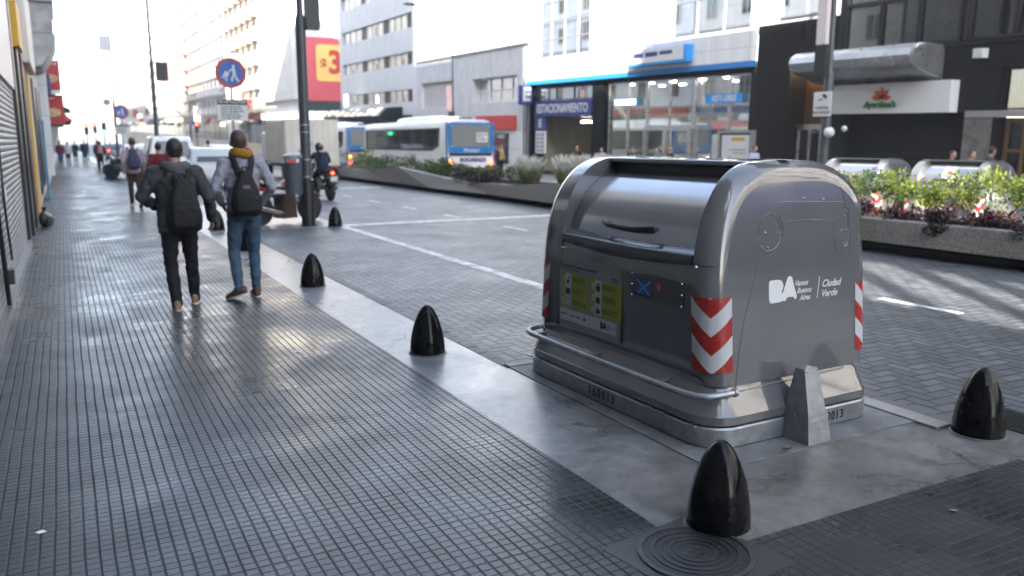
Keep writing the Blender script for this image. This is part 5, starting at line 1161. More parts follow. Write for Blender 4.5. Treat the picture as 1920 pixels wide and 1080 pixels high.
def motorcycle(label, x, y, rz, lean=0, col=(.36, .02, .02), lit=False, scooter=False, group='motorcycles'):
    rt = thing('motorcycle', label, 'motorcycle', (x, y, .004), rz, group=group); rt.rotation_euler = (0, lean, rz); mc = pm('moto_paint', col, .25, var=.08, coat=.7)
    # travels along +y, rear wheel at y=-.65
    for yy, nm in ((-.65, 'rear_wheel'), (.68, 'front_wheel')):
        w = wheel(rt, 0, yy, .31, .13, 'wheel', 'x', False)
        b = MB()
        for k in range(6): b.cyl((0, 0, 0), (0, .2 * math.cos(k * R(60)), .2 * math.sin(k * R(60))), .014, n=6)
        b.lathe([(.175, -.03), (.195, -.03), (.195, .03), (.175, .03)], 20, axis='x'); b.lathe([(.0001, -.05), (.05, -.05), (.05, .05), (.0001, .05)], 12, axis='x'); b.build('rim', M['galv'] if not lit else M['black'], w)
    b = MB(); b.tube([(0, .55, .88), (0, .2, .62), (0, -.1, .5), (0, -.35, .62)], .045, 8); b.tube([(0, .5, .75), (0, .3, .4), (0, 0, .3), (0, -.2, .4)], .03, 8)
    for s_ in (-.08, .08): b.tube([(s_, -.12, .36), (s_, -.65, .31)], .025, 6); b.tube([(s_ * .9, -.55, .62), (s_, -.62, .34)], .022, 6); b.tube([(s_, .5, .98), (s_, .68, .31)], .024, 8)
    b.build('frame', M['dark_metal'], rt)
    b = MB(); b.ell((0, .08, .42), (.13, .2, .16), 12, 8); b.box(-.14, .14, -.08, .2, .28, .38)
    for k in range(4): b.box(-.10, .10, .08, .3, .44 + .035 * k, .46 + .035 * k)
    b.build('engine', M['galv'], rt)
    b = MB(); b.tube([(.1, .2, .36), (.12, .0, .22), (.14, -.3, .25), (.15, -.75, .36)], [.025, .03, .045, .05], 10); b.build('exhaust', M['chrome'] if not lit else M['dark_metal'], rt)
    b = MB(); rings = []
    for y_, w_, z0, z1 in ((.48, .05, .78, .86), (.38, .13, .68, .95), (.18, .15, .66, .98), (.0, .12, .68, .90), (-.1, .07, .70, .80)): rings.append([(math.cos(R(a)) * w_, y_, (z0 + z1) / 2 + math.sin(R(a)) * (z1 - z0) / 2) for a in range(0, 360, 30)])
    b.loft(rings, 0, True); b.build('tank', mc, rt)
    b = MB(); rings = []
    for y_, w_, z_ in ((-.06, .08, .77), (-.2, .13, .76), (-.45, .14, .79), (-.7, .11, .86), (-.8, .05, .87)): rings.append([(math.cos(R(a)) * w_, y_, z_ + math.sin(R(a)) * .05) for a in range(0, 360, 30)])
    b.loft(rings, 0, True); b.build('saddle', M['black'], rt)
    b = MB(); rings = []
    for y_, w_, z_ in ((-.35, .11, .70), (-.6, .10, .75), (-.88, .04, .82)): rings.append([(math.cos(R(a)) * w_, y_, z_ + math.sin(R(a)) * .055) for a in range(0, 360, 30)])
    b.loft(rings, 0, True); b.build('tail_fairing', mc, rt)
    b = MB()
    for yy in (-.65, .68):
        rr = [(x_, yy + .345 * math.cos(R(a)), .31 + .345 * math.sin(R(a))) for a in range(35 if yy > 0 else 60, 140, 12) for x_ in (-.075, .075)]
        b.add(rr, [(2 * i, 2 * i + 1, 2 * i + 3, 2 * i + 2) for i in range(len(rr) // 2 - 1)], 0, True)
    b.build('mudguard', mc, rt)
    b = MB(); b.tube([(-.36, .36, 1.06), (-.22, .46, 1.02), (0, .50, 1.0), (.22, .46, 1.02), (.36, .36, 1.06)], .015, 8)
    for s_ in (-1, 1): b.tube([(s_ * .25, .44, 1.03), (s_ * .36, .48, 1.2)], .008, 6); b.ell((s_ * .38, .48, 1.22), (.06, .02, .035), 8, 6); b.cyl((s_ * .26, .42, 1.03), (s_ * .37, .35, 1.065), .02, n=8)
    b.build('handlebar', M['black'], rt)
    b = MB(); b.ell((0, .58, .90), (.1, .09, .11), 12, 8); b.build('headlight', M['chrome'], rt)
    b = MB(); b.ell((0, -.90, .80), (.055, .03, .035), 10, 6); b.build('tail_light', M['tail'] if lit else M['red'], rt)
    b = MB(); b.box(-.1, .1, -.985, -.975, .56, .70); b.build('number_plate', M['sign_white'], rt)
    b = MB(); b.box(-.09, .09, -.975, -.80, .44, .76); b.build('rear_fender', M['black'], rt, bevel=.02); return rt
mo = motorcycle('red motorcycle parked behind the dark lamp post', 4.02, 17.55, R(-62), 0)
b = MB(); rings = [[(x, y, z) for x, y in rrect(.17 + .03 * k, .16 + .03 * k, .05, 3)] for k, z in ((1.0, .12), (.6, .3), (.2, .62))]; b.loft(rings, 0, True); b.build('leg_cover', pm('brown_cover', (.075, .042, .026), .7, var=.3, vs=12, bump=.2, bs=20), mo)
mr2 = motorcycle('black and red motorcycle being ridden away with its tail light on', 6.73, 24.45, R(4), 0, (.28, .015, .015), True)
for i, (x, y) in enumerate(((2.55, 41.5), (2.55, 42.6), (2.6, 43.8), (2.6, 45.0))): motorcycle(['nearest dark motorcycle of the row parked along the far kerb', 'second dark motorcycle of the row along the far kerb', 'third dark motorcycle of the row along the far kerb', 'last dark motorcycle of the row along the far kerb'][i], x, y, R(70), 0, (.03, .03, .035), group='motorcycles parked along the far kerb')
bi = thing('bicycle', 'thin dark bicycle ridden by the man in the dark jacket', 'bicycle', (5.5, 37.6, 0))
for yy in (-.5, .52):
    b = MB(); b.lathe([(.30, -.02), (.335, -.015), (.335, .015), (.30, .02)], 24, axis='x'); w = b.build('wheel', M['rubber'], bi); w.location = (0, yy, .335)
    b = MB()
    for k in range(8): b.cyl((0, 0, 0), (0, .3 * math.cos(k * R(45)), .3 * math.sin(k * R(45))), .005, n=4)
    b.build('spokes', M['galv'], w)
b = MB(); P0, P1, P2, P3, P4 = (0, -.5, .335), (0, -.12, .86), (0, -.02, .29), (0, .42, .88), (0, .52, .335)
for a, c in ((P0, P1), (P0, P2), (P1, P2), (P1, P3), (P2, P3), (P3, P4)): b.cyl(a, c, .018, n=8)
b.build('frame', M['dark_metal'], bi); b = MB(); b.tube([(-.3, .38, 1.02), (0, .42, 1.0), (.3, .38, 1.02)], .014, 6); b.build('handlebar', M['black'], bi); b = MB(); b.ell((0, -.14, .92), (.08, .13, .03), 10, 6); b.build('saddle', M['black'], bi)
# ---------------------------------------------------------------- people
def cloth(name, col, wr=.35, rough=.8, var=.12):
    t = NT(name); a = t.noise(9, 4, .55, dist=1.2); f = t.noise(220, 2, .5)
    c = t.hsv(col, t.mt('MULTIPLY', t.mr(a, .3, .7, 1 - var, 1 + var), t.mr(f, .3, .7, .9, 1.1)))
    t.pbsdf(c, rough, 0, t.bump(t.mt('ADD', a, t.mt('MULTIPLY', f, .06)), wr, .05), .3); return t.m
M['skin'] = pm('skin', (.42, .25, .18), .5, var=.06, vs=20); M['skin_d'] = pm('skin_tan', (.30, .165, .11), .5, var=.06, vs=20)
M['hair_k'] = pm('hair_black', (.012, .010, .010), .55, var=.3, vs=60, bump=.5, bs=160); M['hair_b'] = pm('hair_brown', (.05, .028, .018), .5, var=.3, vs=60, bump=.4, bs=160); M['hair_y'] = pm('hair_blond', (.35, .2, .08), .5, var=.3, vs=50, bump=.4, bs=160)
M['eye'] = pm('eye_dark', (.02, .015, .01), .2, var=0)

def organic(mb, name, mat, parent, vox, sm=4, disp=0):
    o = mb.build(name, mat, parent, ang=180)
    for p in o.data.polygons: p.use_smooth = True
    r = o.modifiers.new('remesh', 'REMESH'); r.mode = 'VOXEL'; r.voxel_size = vox; r.use_smooth_shade = True
    s_ = o.modifiers.new('smooth', 'SMOOTH'); s_.iterations = sm; s_.factor = .5
    if disp:
        tx = bpy.data.textures.get('wrinkle') or bpy.data.textures.new('wrinkle', 'CLOUDS'); tx.noise_scale = .075; tx.noise_depth = 3
        d = o.modifiers.new('wrinkle', 'DISPLACE'); d.texture = tx; d.strength = disp; d.mid_level = .5; d.texture_coords = 'LOCAL'
    return o
def limb(mb, pts, rad, n=12):
    P = [Vector(p) for p in pts]; mb.tube(P, rad, n)
    for p, r in zip(P, rad): mb.ell(p, r * .99, 10, 6)
def rings_v(mb, secs, n=20):
    mb.loft([[(cx + rx * math.cos(2 * math.pi * j / n), cy + ry * math.sin(2 * math.pi * j / n), z) for j in range(n)] for cx, cy, z, rx, ry in secs])
def hand(mb, wrist, d, palm, side, curl=.5, s=1.0):
    """palm: direction the palm faces; side: direction of the thumb"""
    w = Vector(wrist); d = Vector(d).normalized(); p = Vector(palm); p = (p - d * p.dot(d)).normalized(); t = d.cross(p).normalized()
    if t.dot(Vector(side)) < 0: t = -t
    c = w + d * .05 * s
    mb.loft([[w + d * k * s + t * (math.cos(a) * wx * s) + p * (math.sin(a) * wy * s) for a in [2 * math.pi * j / 12 for j in range(12)]] for k, wx, wy in ((-.02, .026, .02), (.01, .03, .02), (.05, .040, .017), (.085, .041, .014), (.095, .036, .011))])
    for i, ln in enumerate((.072, .080, .074, .058)):
        o = (i - 1.5) * -.020; b0 = w + d * .088 * s + t * o * s; pts = [b0]; ang = 0
        for k, f in enumerate((.45, .32, .23)):
            ang += curl * (.55 + .25 * k); pts.append(pts[-1] + (d * math.cos(ang) + p * math.sin(ang)) * ln * f * s)
        limb(mb, pts, [.0098 * s, .0092 * s, .0086 * s, .0072 * s], 8)
    b0 = w + d * .025 * s + t * .03 * s
    limb(mb, [b0, b0 + (d * .6 + t * .7 + p * .3).normalized() * .038 * s, b0 + (d * .6 + t * .7 + p * .3).normalized() * .038 * s + (d * .9 + t * .15 + p * .5).normalized() * .032 * s], [.0135 * s, .011 * s, .0085 * s], 8)

BASE = dict(head=(0, .035, 1.635), neck=(0, -.015, 1.47), chest=(0, 0, 1.30), waist=(0, .01, 1.06), pelvis=(0, 0, .93),
    sh=((-.18, -.01, 1.425), (.18, -.01, 1.425)), el=((-.25, -.05, 1.15), (.25, -.05, 1.15)), wr=((-.25, .05, .90), (.25, .05, .90)),
    hip=((-.085, 0, .91), (.085, 0, .91)), kn=((-.095, .05, .50), (.10, .04, .50)), an=((-.09, -.02, .09), (.10, .06, .09)), toe=((0, 1, -.05), (0, 1, -.05)), curl=.6, turn=0)
def person(label, x, y, z=0.008, heading=0, H=1.75, pose=None, top=None, trous=None, shoe=None, hair=None, skin=None, vox=.03, fat=1.0, hood=None, scarf=None, long_hair=False, helmet=None, hands=True, group=None, sole=None, jacket_len=.86, jr=1.0, bald=False, legs=1.0):
    J = dict(BASE); J.update(pose or {}); k = H / 1.75
    root = thing('person', label, 'person', (x, y, z), heading, group=group); root.scale = (k, k, k)
    fine = vox < .016; skin = skin or M['skin']
    hd = Vector(J['head']); nk = Vector(J['neck']); ch = Vector(J['chest']); wa = Vector(J['waist']); pe = Vector(J['pelvis'])
    # --- body: one continuous surface
    b = MB(); T = J['turn']; Rm = Matrix.Translation(hd) @ Matrix.Rotation(T, 4, 'Z') @ Matrix.Translation(-hd)
    hb = MB(); hb.ell(hd + Vector((0, 0, .015)), (.077, .096, .105), 16, 12); hb.ell(hd + Vector((0, .035, -.055)), (.056, .058, .062), 14, 10); hb.ell(hd + Vector((0, .098, -.018)), (.014, .02, .026), 10, 6)
    for s_ in (-1, 1): hb.ell(hd + Vector((s_ * .078, -.005, -.012)), (.014, .02, .034), 10, 6)
    hb.ell(hd + Vector((0, .088, -.058)), (.024, .01, .008), 10, 6)
    b.add(hb.v, hb.f, 0, True, Rm)
    limb(b, [nk + Vector((0, 0, -.06)), nk + (hd - nk) * .45, hd + Vector((0, -.01, -.03))], [.066, .056, .056])
    limb(b, [nk + Vector((0, 0, -.08)), ch, wa, pe], [.085, .10, .095, .10])
    for i in (0, 1):
        limb(b, [J['sh'][i], J['el'][i], J['wr'][i]], [.045, .036, .026]); limb(b, [Vector(J['sh'][i]) * .55 + ch * .45, J['sh'][i]], [.06, .045])
        limb(b, [pe + Vector((0, 0, -.02)), J['hip'][i], J['kn'][i], J['an'][i]], [.085, .07, .048, .036])
        if hands:
            w = Vector(J['wr'][i]); d = (w - Vector(J['el'][i])).normalized(); sx = 1 if i else -1
            hand(b, w, d, (-sx, .15, 0), (0, 1, .2), J['curl'])
    organic(b, 'body', skin, root, .0075 if fine else vox * .8, 3 if fine else 2)
    if fine or True:
        e = MB()
        for s_ in (-1, 1): e.ell(Rm @ (hd + Vector((s_ * .031, .084, .012))), (.012, .008, .008), 8, 6)
        e.build('eyes', M['eye'], root)
    # --- hair
    if helmet:
        b = MB(); b.ell(hd + Vector((0, .0, .03)), (.125, .145, .14), 20, 14); b.ell(hd + Vector((0, .02, -.05)), (.11, .12, .10), 18, 10); organic(b, 'helmet', helmet, root, .015, 3)
        b = MB(); b.add([Rm @ (hd + Vector((.105 * math.sin(R(a)), .02 + .125 * math.cos(R(a)), zz))) for zz in (-.03, .07) for a in range(-60, 61, 15)], [(j, j + 1, j + 10, j + 9) for j in range(8)], 0, True); b.build('visor', M['glass_dark'], root)
    else:
        b = MB(); hb = MB(); hb.ell(hd + Vector((0, -.020, .034)), (.083, .098, .100), 18, 12)
        if long_hair: hb.ell(hd + Vector((0, -.06, -.09)), (.085, .05, .14), 14, 10)
        else: hb.ell(hd + Vector((0, -.046, -.022)), (.070, .056, .062), 14, 8)
        b.add(hb.v, hb.f, 0, True, Rm); organic(b, 'hair', hair or M['hair_k'], root, .009 if fine else vox * .7, 2, .012 if fine else 0)
    # --- top
    b = MB(); f = fat
    zl = jacket_len; wv = wa - Vector(BASE['waist']); cv = ch - Vector(BASE['chest'])
    rings_v(b, [(pe.x, pe.y, zl, .168 * f, .128 * f), (pe.x, pe.y, zl + .08, .172 * f, .132 * f), (wa.x, wa.y, wa.z, .165 * f, .125 * f), (wa.x * .4 + ch.x * .6, wa.y * .4 + ch.y * .6 - .005, wa.z * .4 + ch.z * .6, .178 * f, .130 * f), (ch.x, ch.y - .01, ch.z + .04, .185 * f, .128 * f), (nk.x * .7 + ch.x * .3, nk.y - .0, nk.z - .075, .150 * f, .098 * f), (nk.x, nk.y, nk.z - .02, .088, .078), (nk.x, nk.y + .006, nk.z + .012, .072, .07)])
    for i in (0, 1):
        s_, e_, w_ = (Vector(J[q][i]) for q in ('sh', 'el', 'wr')); m1 = s_ * .5 + e_ * .5; m2 = e_ * .5 + w_ * .5
        limb(b, [nk * .5 + s_ * .5 + Vector((0, 0, -.035)), s_ + Vector((0, 0, -.012)), m1, e_, m2, w_ - (w_ - e_).normalized() * .005], [.072 * jr, .075 * jr, .066 * jr, .057 * jr, .052 * jr, .042 * jr])
    if hood: pass
    organic(b, 'jacket', top, root, vox, 5 if fine else 3, .036 if fine else 0)
    if hood:
        b = MB(); limb(b, [nk + Vector((-.115, .02, -.012)), nk + Vector((-.10, -.06, .012)), nk + Vector((-.05, -.105, .0)), nk + Vector((0, -.125, -.025)), nk + Vector((.05, -.105, .0)), nk + Vector((.10, -.06, .012)), nk + Vector((.115, .02, -.012))], [.04, .052, .06, .066, .06, .052, .04]); b.ell(nk + Vector((0, -.115, -.09)), (.10, .05, .075), 14, 8)
        organic(b, 'hood', hood, root, vox, 4, .012)
    if scarf:
        b = MB(); pts = [nk + Vector((.088 * math.cos(R(a)), .01 + .085 * math.sin(R(a)), .045 + .012 * math.sin(R(a * 2)))) for a in range(0, 361, 24)]; limb(b, pts, [.04] * len(pts)); limb(b, [p + Vector((0, -.004, .028)) for p in pts], [.03] * len(pts)); organic(b, 'scarf', scarf, root, .012, 3, .012)
    # --- trousers
    b = MB(); rings_v(b, [(pe.x, pe.y, pe.z - .10, .150, .115), (pe.x, pe.y, pe.z - .02, .160, .122), (pe.x, pe.y, pe.z + .06, .156, .118), (pe.x, pe.y, pe.z + .09, .14, .105)])
    for i in (0, 1):
        h_, k_, a_ = (Vector(J[q][i]) for q in ('hip', 'kn', 'an')); L_ = legs
        limb(b, [h_ + Vector((0, 0, -.0)), h_ * .6 + k_ * .4, k_, k_ * .55 + a_ * .45, a_ + (k_ - a_).normalized() * .03, a_ + (k_ - a_).normalized() * -.02], [.098 * L_, .089 * L_, .066 * L_, .063 * L_, .053 * L_, .056 * L_])
    organic(b, 'trousers', trous, root, vox, 4, .030 if fine else 0)
    # --- shoes
    for i in (0, 1):
        a_ = Vector(J['an'][i]); td = Vector(J['toe'][i]).normalized(); sd = td.cross(Vector((0, 0, 1))).normalized(); ud = sd.cross(td).normalized(); o = a_ - ud * .045
        def ring(k, w_, h0, h1): return [o + td * k + sd * (w_ * math.cos(q)) + ud * ((h0 + h1) / 2 + (h1 - h0) / 2 * math.sin(q)) for q in [2 * math.pi * j / 14 for j in range(14)]]
        b = MB(); b.loft([ring(-.075, .02, -.03, .04), ring(-.065, .034, -.04, .06), ring(-.02, .038, -.04, .075), ring(.04, .040, -.04, .055), ring(.11, .046, -.04, .028), ring(.165, .042, -.04, .015), ring(.195, .02, -.035, .0)]); b.build('shoe', shoe, root, ang=80)
        b = MB(); b.loft([[o + td * (.06 + .138 * math.cos(q)) + sd * (.046 * math.sin(q)) + ud * h for q in [2 * math.pi * j / 20 for j in range(20)]] for h in (-.05, -.028)]); b.build('sole', sole or M['rubber'], root)
    return root
def backpack(label, x, y, z, heading, H, mat, pos=(0, -.20, 1.18), size=(.155, .085, .25), strapm=None, pocket=True, patch=False, vox=.014, group=None, lean=0, sw=.11):
    k = H / 1.75; rt = thing('backpack', label, 'backpack', (x, y, z), heading, group=group); rt.scale = (k, k, k)
    px_, py_, pz_ = pos; sx, sy, sz = size; b = MB()
    secs = []
    for t_, w, d in ((-1, .80, .75), (-.92, .95, .95), (-.6, 1.05, 1.08), (-.2, 1.02, 1.05), (.15, .88, .88), (.5, .68, .66), (.8, .48, .48), (.97, .32, .34), (1, .2, .2)): secs.append([(px_ + lean * t_ + qx, py_ + qy - .02 * (1 - abs(t_)), pz_ + t_ * sz) for qx, qy in rrect(sx * w, sy * d, .06, 5)])
    b.loft(secs); bag = organic(b, 'bag', mat, rt, vox, 4, .018)
    if pocket:
        b = MB(); b.loft([[(px_ + qx, py_ - sy * (1.0 + .05) - dd, pz_ - sz * .42 + qz) for qx, qz in rrect(sx * .78 * w, sz * .42 * w, .05, 5)] for w, dd in ((1, -.05), (1, .012), (.9, .03))]); organic(b, 'pocket', mat, rt, vox, 3, .01)
        b = MB(); b.tube([(px_ - sx * .6, py_ - sy * .95, pz_ + sz * .12), (px_, py_ - sy * 1.12, pz_ + sz * .16), (px_ + sx * .6, py_ - sy * .95, pz_ + sz * .12)], .006, 6); b.build('zip', M['dark_metal'], rt)
    if patch: b = MB(); b.box(px_ - .035, px_ + .035, py_ - sy * 1.18, py_ - sy * 1.08, pz_ + sz * .22, pz_ + sz * .22 + .035); b.build('patch', pm('patch', (.10, .07, .12), .6, var=.3), rt)
    for s_ in (-1, 1):
        pts = [(px_ + s_ * .05, py_ + .03, pz_ + sz * .78), (px_ * .4 + s_ * (sw * .85), -.125, 1.44), (s_ * sw, -.055, 1.508), (s_ * (sw + .015), .05, 1.475), (s_ * (sw + .03), .13, 1.36), (s_ * (sw + .06), .14, 1.2), (s_ * .17, .05, 1.06), (px_ + s_ * sx * .8, py_ + .05, pz_ - sz * .75)]
        b = MB(); b.tube(pts, [.03] * 5 + [.028, .02, .014], 8, flat=.33, upv=(0, 1, .6)); b.build('strap', strapm or mat, rt)
    b = MB(); b.tube([(px_ - .03, py_ + .03, pz_ + sz * .93), (px_ - .02, py_ + .02, pz_ + sz + .03), (px_ + .02, py_ + .02, pz_ + sz + .03), (px_ + .03, py_ + .03, pz_ + sz * .93)], .009, 6); b.build('handle', strapm or mat, rt); return rt

c_dark = cloth('jacket_charcoal', (.036, .037, .041), .45, .65, .35); c_hood = cloth('hood_grey', (.075, .075, .08), .4); c_navy = cloth('jeans_black', (.008, .009, .014), .3); c_jean = cloth('jeans_blue', (.042, .078, .125), .35, .8, .35)
c_lil = cloth('sweater_grey', (.25, .255, .30), .4, .85, .06); c_yel = cloth('scarf_mustard', (.27, .13, .014), .5); c_bag = cloth('bag_black', (.010, .010, .011), .35, .7, .25)
tan = pm('shoe_tan', (.24, .15, .08), .6, var=.15); brn = pm('shoe_brown', (.085, .035, .022), .5, var=.15); white_sole = pm('sole_white', (.6, .6, .58), .6)
p_left = dict(head=(.01, .04, 1.63), sh=((-.195, -.01, 1.415), (.195, -.01, 1.415)), el=((-.33, -.02, 1.17), (.305, -.08, 1.16)), wr=((-.20, .16, 1.06), (.335, .06, .915)), kn=((-.10, .01, .50), (.105, .09, .51)), an=((-.075, -.10, .085), (.125, .20, .095)), toe=((-.05, 1, -.05), (.15, 1, .05)), curl=.75)
person('man walking away in a charcoal hooded jacket and black trousers', 0.98, 8.98, .008, R(-3), 1.715, p_left, c_dark, c_navy, tan, M['hair_k'], M['skin_d'], .012, 1.20, hood=c_hood, sole=white_sole, jacket_len=.80, jr=1.2, legs=1.04)
backpack('slack black backpack on the man in the charcoal jacket', 0.98, 8.98, .008, R(-3), 1.715, c_bag, pos=(.05, -.235, 1.10), size=(.155, .085, .27), lean=-.01, sw=.125)
p_right = dict(head=(-.015, .045, 1.635), sh=((-.18, -.01, 1.42), (.18, -.01, 1.42)), el=((-.285, -.09, 1.17), (.29, -.07, 1.17)), wr=((-.20, .13, .99), (.20, .14, .99)), kn=((-.12, .05, .50), (.085, .05, .50)), an=((-.105, -.12, .13), (.085, .02, .088)), toe=((-.75, .75, -.30), (-.05, 1, -.03)), curl=1.1)
person('man walking away in a pale sweater, mustard scarf and blue jeans', 1.68, 9.26, .008, R(-4), 1.80, p_right, c_lil, c_jean, brn, M['hair_b'], M['skin_d'], .012, .98, scarf=c_yel, sole=white_sole, jacket_len=.90, jr=.97, legs=.95)
backpack('black backpack with a small patch on the man with the mustard scarf', 1.68, 9.26, .008, R(-4), 1.80, c_bag, pos=(.005, -.20, 1.12), size=(.145, .085, .235), patch=True, sw=.10)

walk = dict(kn=((-.09, .12, .50), (.09, -.02, .49)), an=((-.085, .22, .09), (.09, -.26, .16)), toe=((0, 1, .1), (0, 1, -.5)), el=((-.24, -.10, 1.15), (.24, .02, 1.15)), wr=((-.24, -.02, .90), (.24, .18, .93)))
walk2 = dict(kn=((-.08, .0, .50), (.09, .14, .51)), an=((-.08, -.18, .12), (.09, .2, .09)), toe=((0, 1, -.3), (0, 1, .1)))
C_ = lambda n, c: cloth(n, c, .3)
person('walker in a pale tee shirt and brown trousers with a blue backpack', 1.58, 23.45, .008, 0, 1.78, walk, C_('tee_lilac', (.36, .30, .34)), C_('brown_trousers', (.06, .045, .035)), white_sole, M['hair_b'], M['skin'], .022)
backpack('blue patterned backpack on the walker in the pale tee shirt', 1.58, 23.45, .008, 0, 1.78, pm('bag_blue', (.025, .035, .085), .7, var=.9, vs=22), pos=(0, -.19, 1.24), size=(.15, .09, .25), vox=.02)
person('walker in a maroon jacket mostly hidden by the man in charcoal', 2.02, 21.6, .008, 0, 1.66, walk2, C_('maroon_jacket', (.12, .012, .02)), C_('trousers_k', (.02, .02, .025)), M['black'], M['hair_k'], M['skin'], .024)
far = [(-.12, 62, 1.74, (.13, .03, .04), (.05, .09, .16), 'far walker in a dark red top and jeans near the left shops', walk, 180), (.34, 66, 1.7, (.55, .53, .5), (.03, .012, .015), 'far walker in a white jacket and black trousers', walk2, 0), (.85, 71, 1.72, (.03, .03, .035), (.03, .03, .035), 'far walker all in black beside the white jacket', walk, 0),
       (1.42, 68, 1.82, (.04, .04, .045), (.03, .03, .05), 'far tall walker with bare arms and a black top', walk2, 180), (1.88, 53, 1.72, (.04, .03, .035), (.02, .02, .025), 'far walker in black leggings carrying a pink bag', walk, 0), (2.15, 64, 1.76, (.05, .05, .06), (.03, .03, .04), 'far walker in a dark coat between two others', walk2, 0), (2.05, 57, 1.7, (.10, .12, .38), (.03, .03, .05), 'far walker in a bright blue top behind the pink bag', walk, 0), (-.2, 74, 1.7, (.05, .12, .2), (.02, .02, .03), 'farthest walker by the left shops in a blue coat', walk, 0)]
for i, (x, y, h, c1, c2, l, p, hdg) in enumerate(far): person(l, x, y, .008, R(hdg), h, p, C_('far_top_%s' % 'abcdefgh'[i], c1), C_('far_trousers_%s' % 'abcdefgh'[i], c2), M['black'], [M['hair_k'], M['hair_b']][i % 2], M['skin'], .04, hands=False, group='walkers far down the sidewalk', long_hair=i in (1, 4))
backpack('pink backpack on the far walker in black leggings', 1.88, 53, .008, 0, 1.72, pm('bag_pink', (.42, .2, .2), .7), pos=(0, -.19, 1.26), size=(.15, .09, .24), vox=.03, pocket=False)
stand = dict(el=((-.23, 0, 1.15), (.23, 0, 1.15)), wr=((-.18, .14, .98), (.2, .12, .96)))
Z2 = -.14
for i, (x, y, h, hdg, c1, hr, l, lh) in enumerate(((20.7, 40.2, 1.62, 60, (.05, .03, .03), 'hair_b', 'woman with brown hair waiting beside the rear of the bus', True), (21.3, 41.0, 1.66, 200, (.35, .25, .1), 'hair_k', 'person in a mustard top beside the brown haired woman', False), (22.4, 34.9, 1.60, 20, (.02, .02, .02), 'hair_y', 'person with long fair hair in black before the parking entrance', True), (22.3, 32.6, 1.55, 100, (.38, .36, .5), 'hair_b', 'person in a lilac top near the sandwich board', False), (22.5, 30.6, 1.58, 180, (.02, .02, .022), 'hair_k', 'person in black before the glass doors', False),
        (21.6, 27.5, 1.56, 90, (.02, .022, .035), 'hair_k', 'person in a navy jacket left of the fair haired one', False), (21.8, 27.0, 1.60, 270, (.02, .02, .022), 'hair_y', 'fair haired person in a black coat before the bank', False), (22.6, 23.1, 1.68, 180, (.36, .42, .62), 'hair_k', 'man in a light blue shirt walking past the wooden entrance', False),
        (22.2, 15.0, 1.58, 180, (.03, .03, .035), 'hair_k', 'dark haired person behind the far containers', False), (22.0, 14.3, 1.58, 180, (.28, .28, .33), 'hair_b', 'person in a grey top behind the far containers', False), (21.6, 13.5, 1.70, 190, (.02, .022, .028), 'hair_k', 'man in a dark jacket looking right at the picture edge', False))):
    person(l, x, y, Z2, R(hdg), h, dict(stand, turn=R(60) if i == 10 else 0), C_('street_top_%s' % 'abcdefghijk'[i], c1), c_navy, M['black'], M[hr], M['skin'], .03, long_hair=lh, group='people on the far sidewalk')
ride = dict(head=(0, .16, 1.50), neck=(0, .07, 1.36), chest=(0, .03, 1.20), waist=(0, -.05, .98), pelvis=(0, -.12, .86), sh=((-.18, .06, 1.31), (.18, .06, 1.31)), el=((-.31, .2, 1.10), (.31, .2, 1.10)), wr=((-.33, .36, 1.07), (.33, .36, 1.07)), hip=((-.10, -.1, .84), (.10, -.1, .84)), kn=((-.20, .22, .62), (.20, .22, .62)), an=((-.17, .02, .30), (.17, .02, .30)))
person('rider in a dark jacket and black helmet on the moving motorcycle', 6.73, 24.45, .02, R(4), 1.75, ride, C_('rider_jacket', (.018, .02, .026)), c_navy, M['black'], None, M['skin'], .022, 1.08, helmet=pm('helmet_black', (.015, .015, .016), .12, var=0, coat=.8), jacket_len=.80)
backpack('navy backpack on the motorcycle rider', 6.73, 24.45, -.10, R(4), 1.75, cloth('bag_navy', (.018, .026, .06), .3), pos=(0, -.13, 1.22), size=(.15, .09, .24), vox=.02)
cyc = dict(ride, head=(0, .10, 1.66), neck=(0, .02, 1.50), chest=(0, -.02, 1.33), waist=(0, -.09, 1.10), pelvis=(0, -.14, .98), sh=((-.18, 0, 1.45), (.18, 0, 1.45)), el=((-.27, .16, 1.25), (.27, .16, 1.25)), wr=((-.28, .34, 1.06), (.28, .34, 1.06)), hip=((-.09, -.12, .95), (.09, -.12, .95)), kn=((-.11, .22, .72), (.11, .12, .52)), an=((-.10, .05, .38), (.10, -.05, .16)))
person('cyclist in a dark jacket and blue jeans riding away beyond the parked cars', 5.5, 37.6, 0, 0, 1.72, cyc, C_('cyclist_jacket', (.016, .018, .026)), c_jean, M['black'], M['hair_k'], M['skin'], .026, jacket_len=.90)
backpack('dark blue bag on the cyclist', 5.5, 37.6, 0, 0, 1.72, cloth('bag_dkblue', (.012, .02, .05), .3), pos=(0, -.22, 1.28), size=(.13, .08, .2), vox=.025, pocket=False)

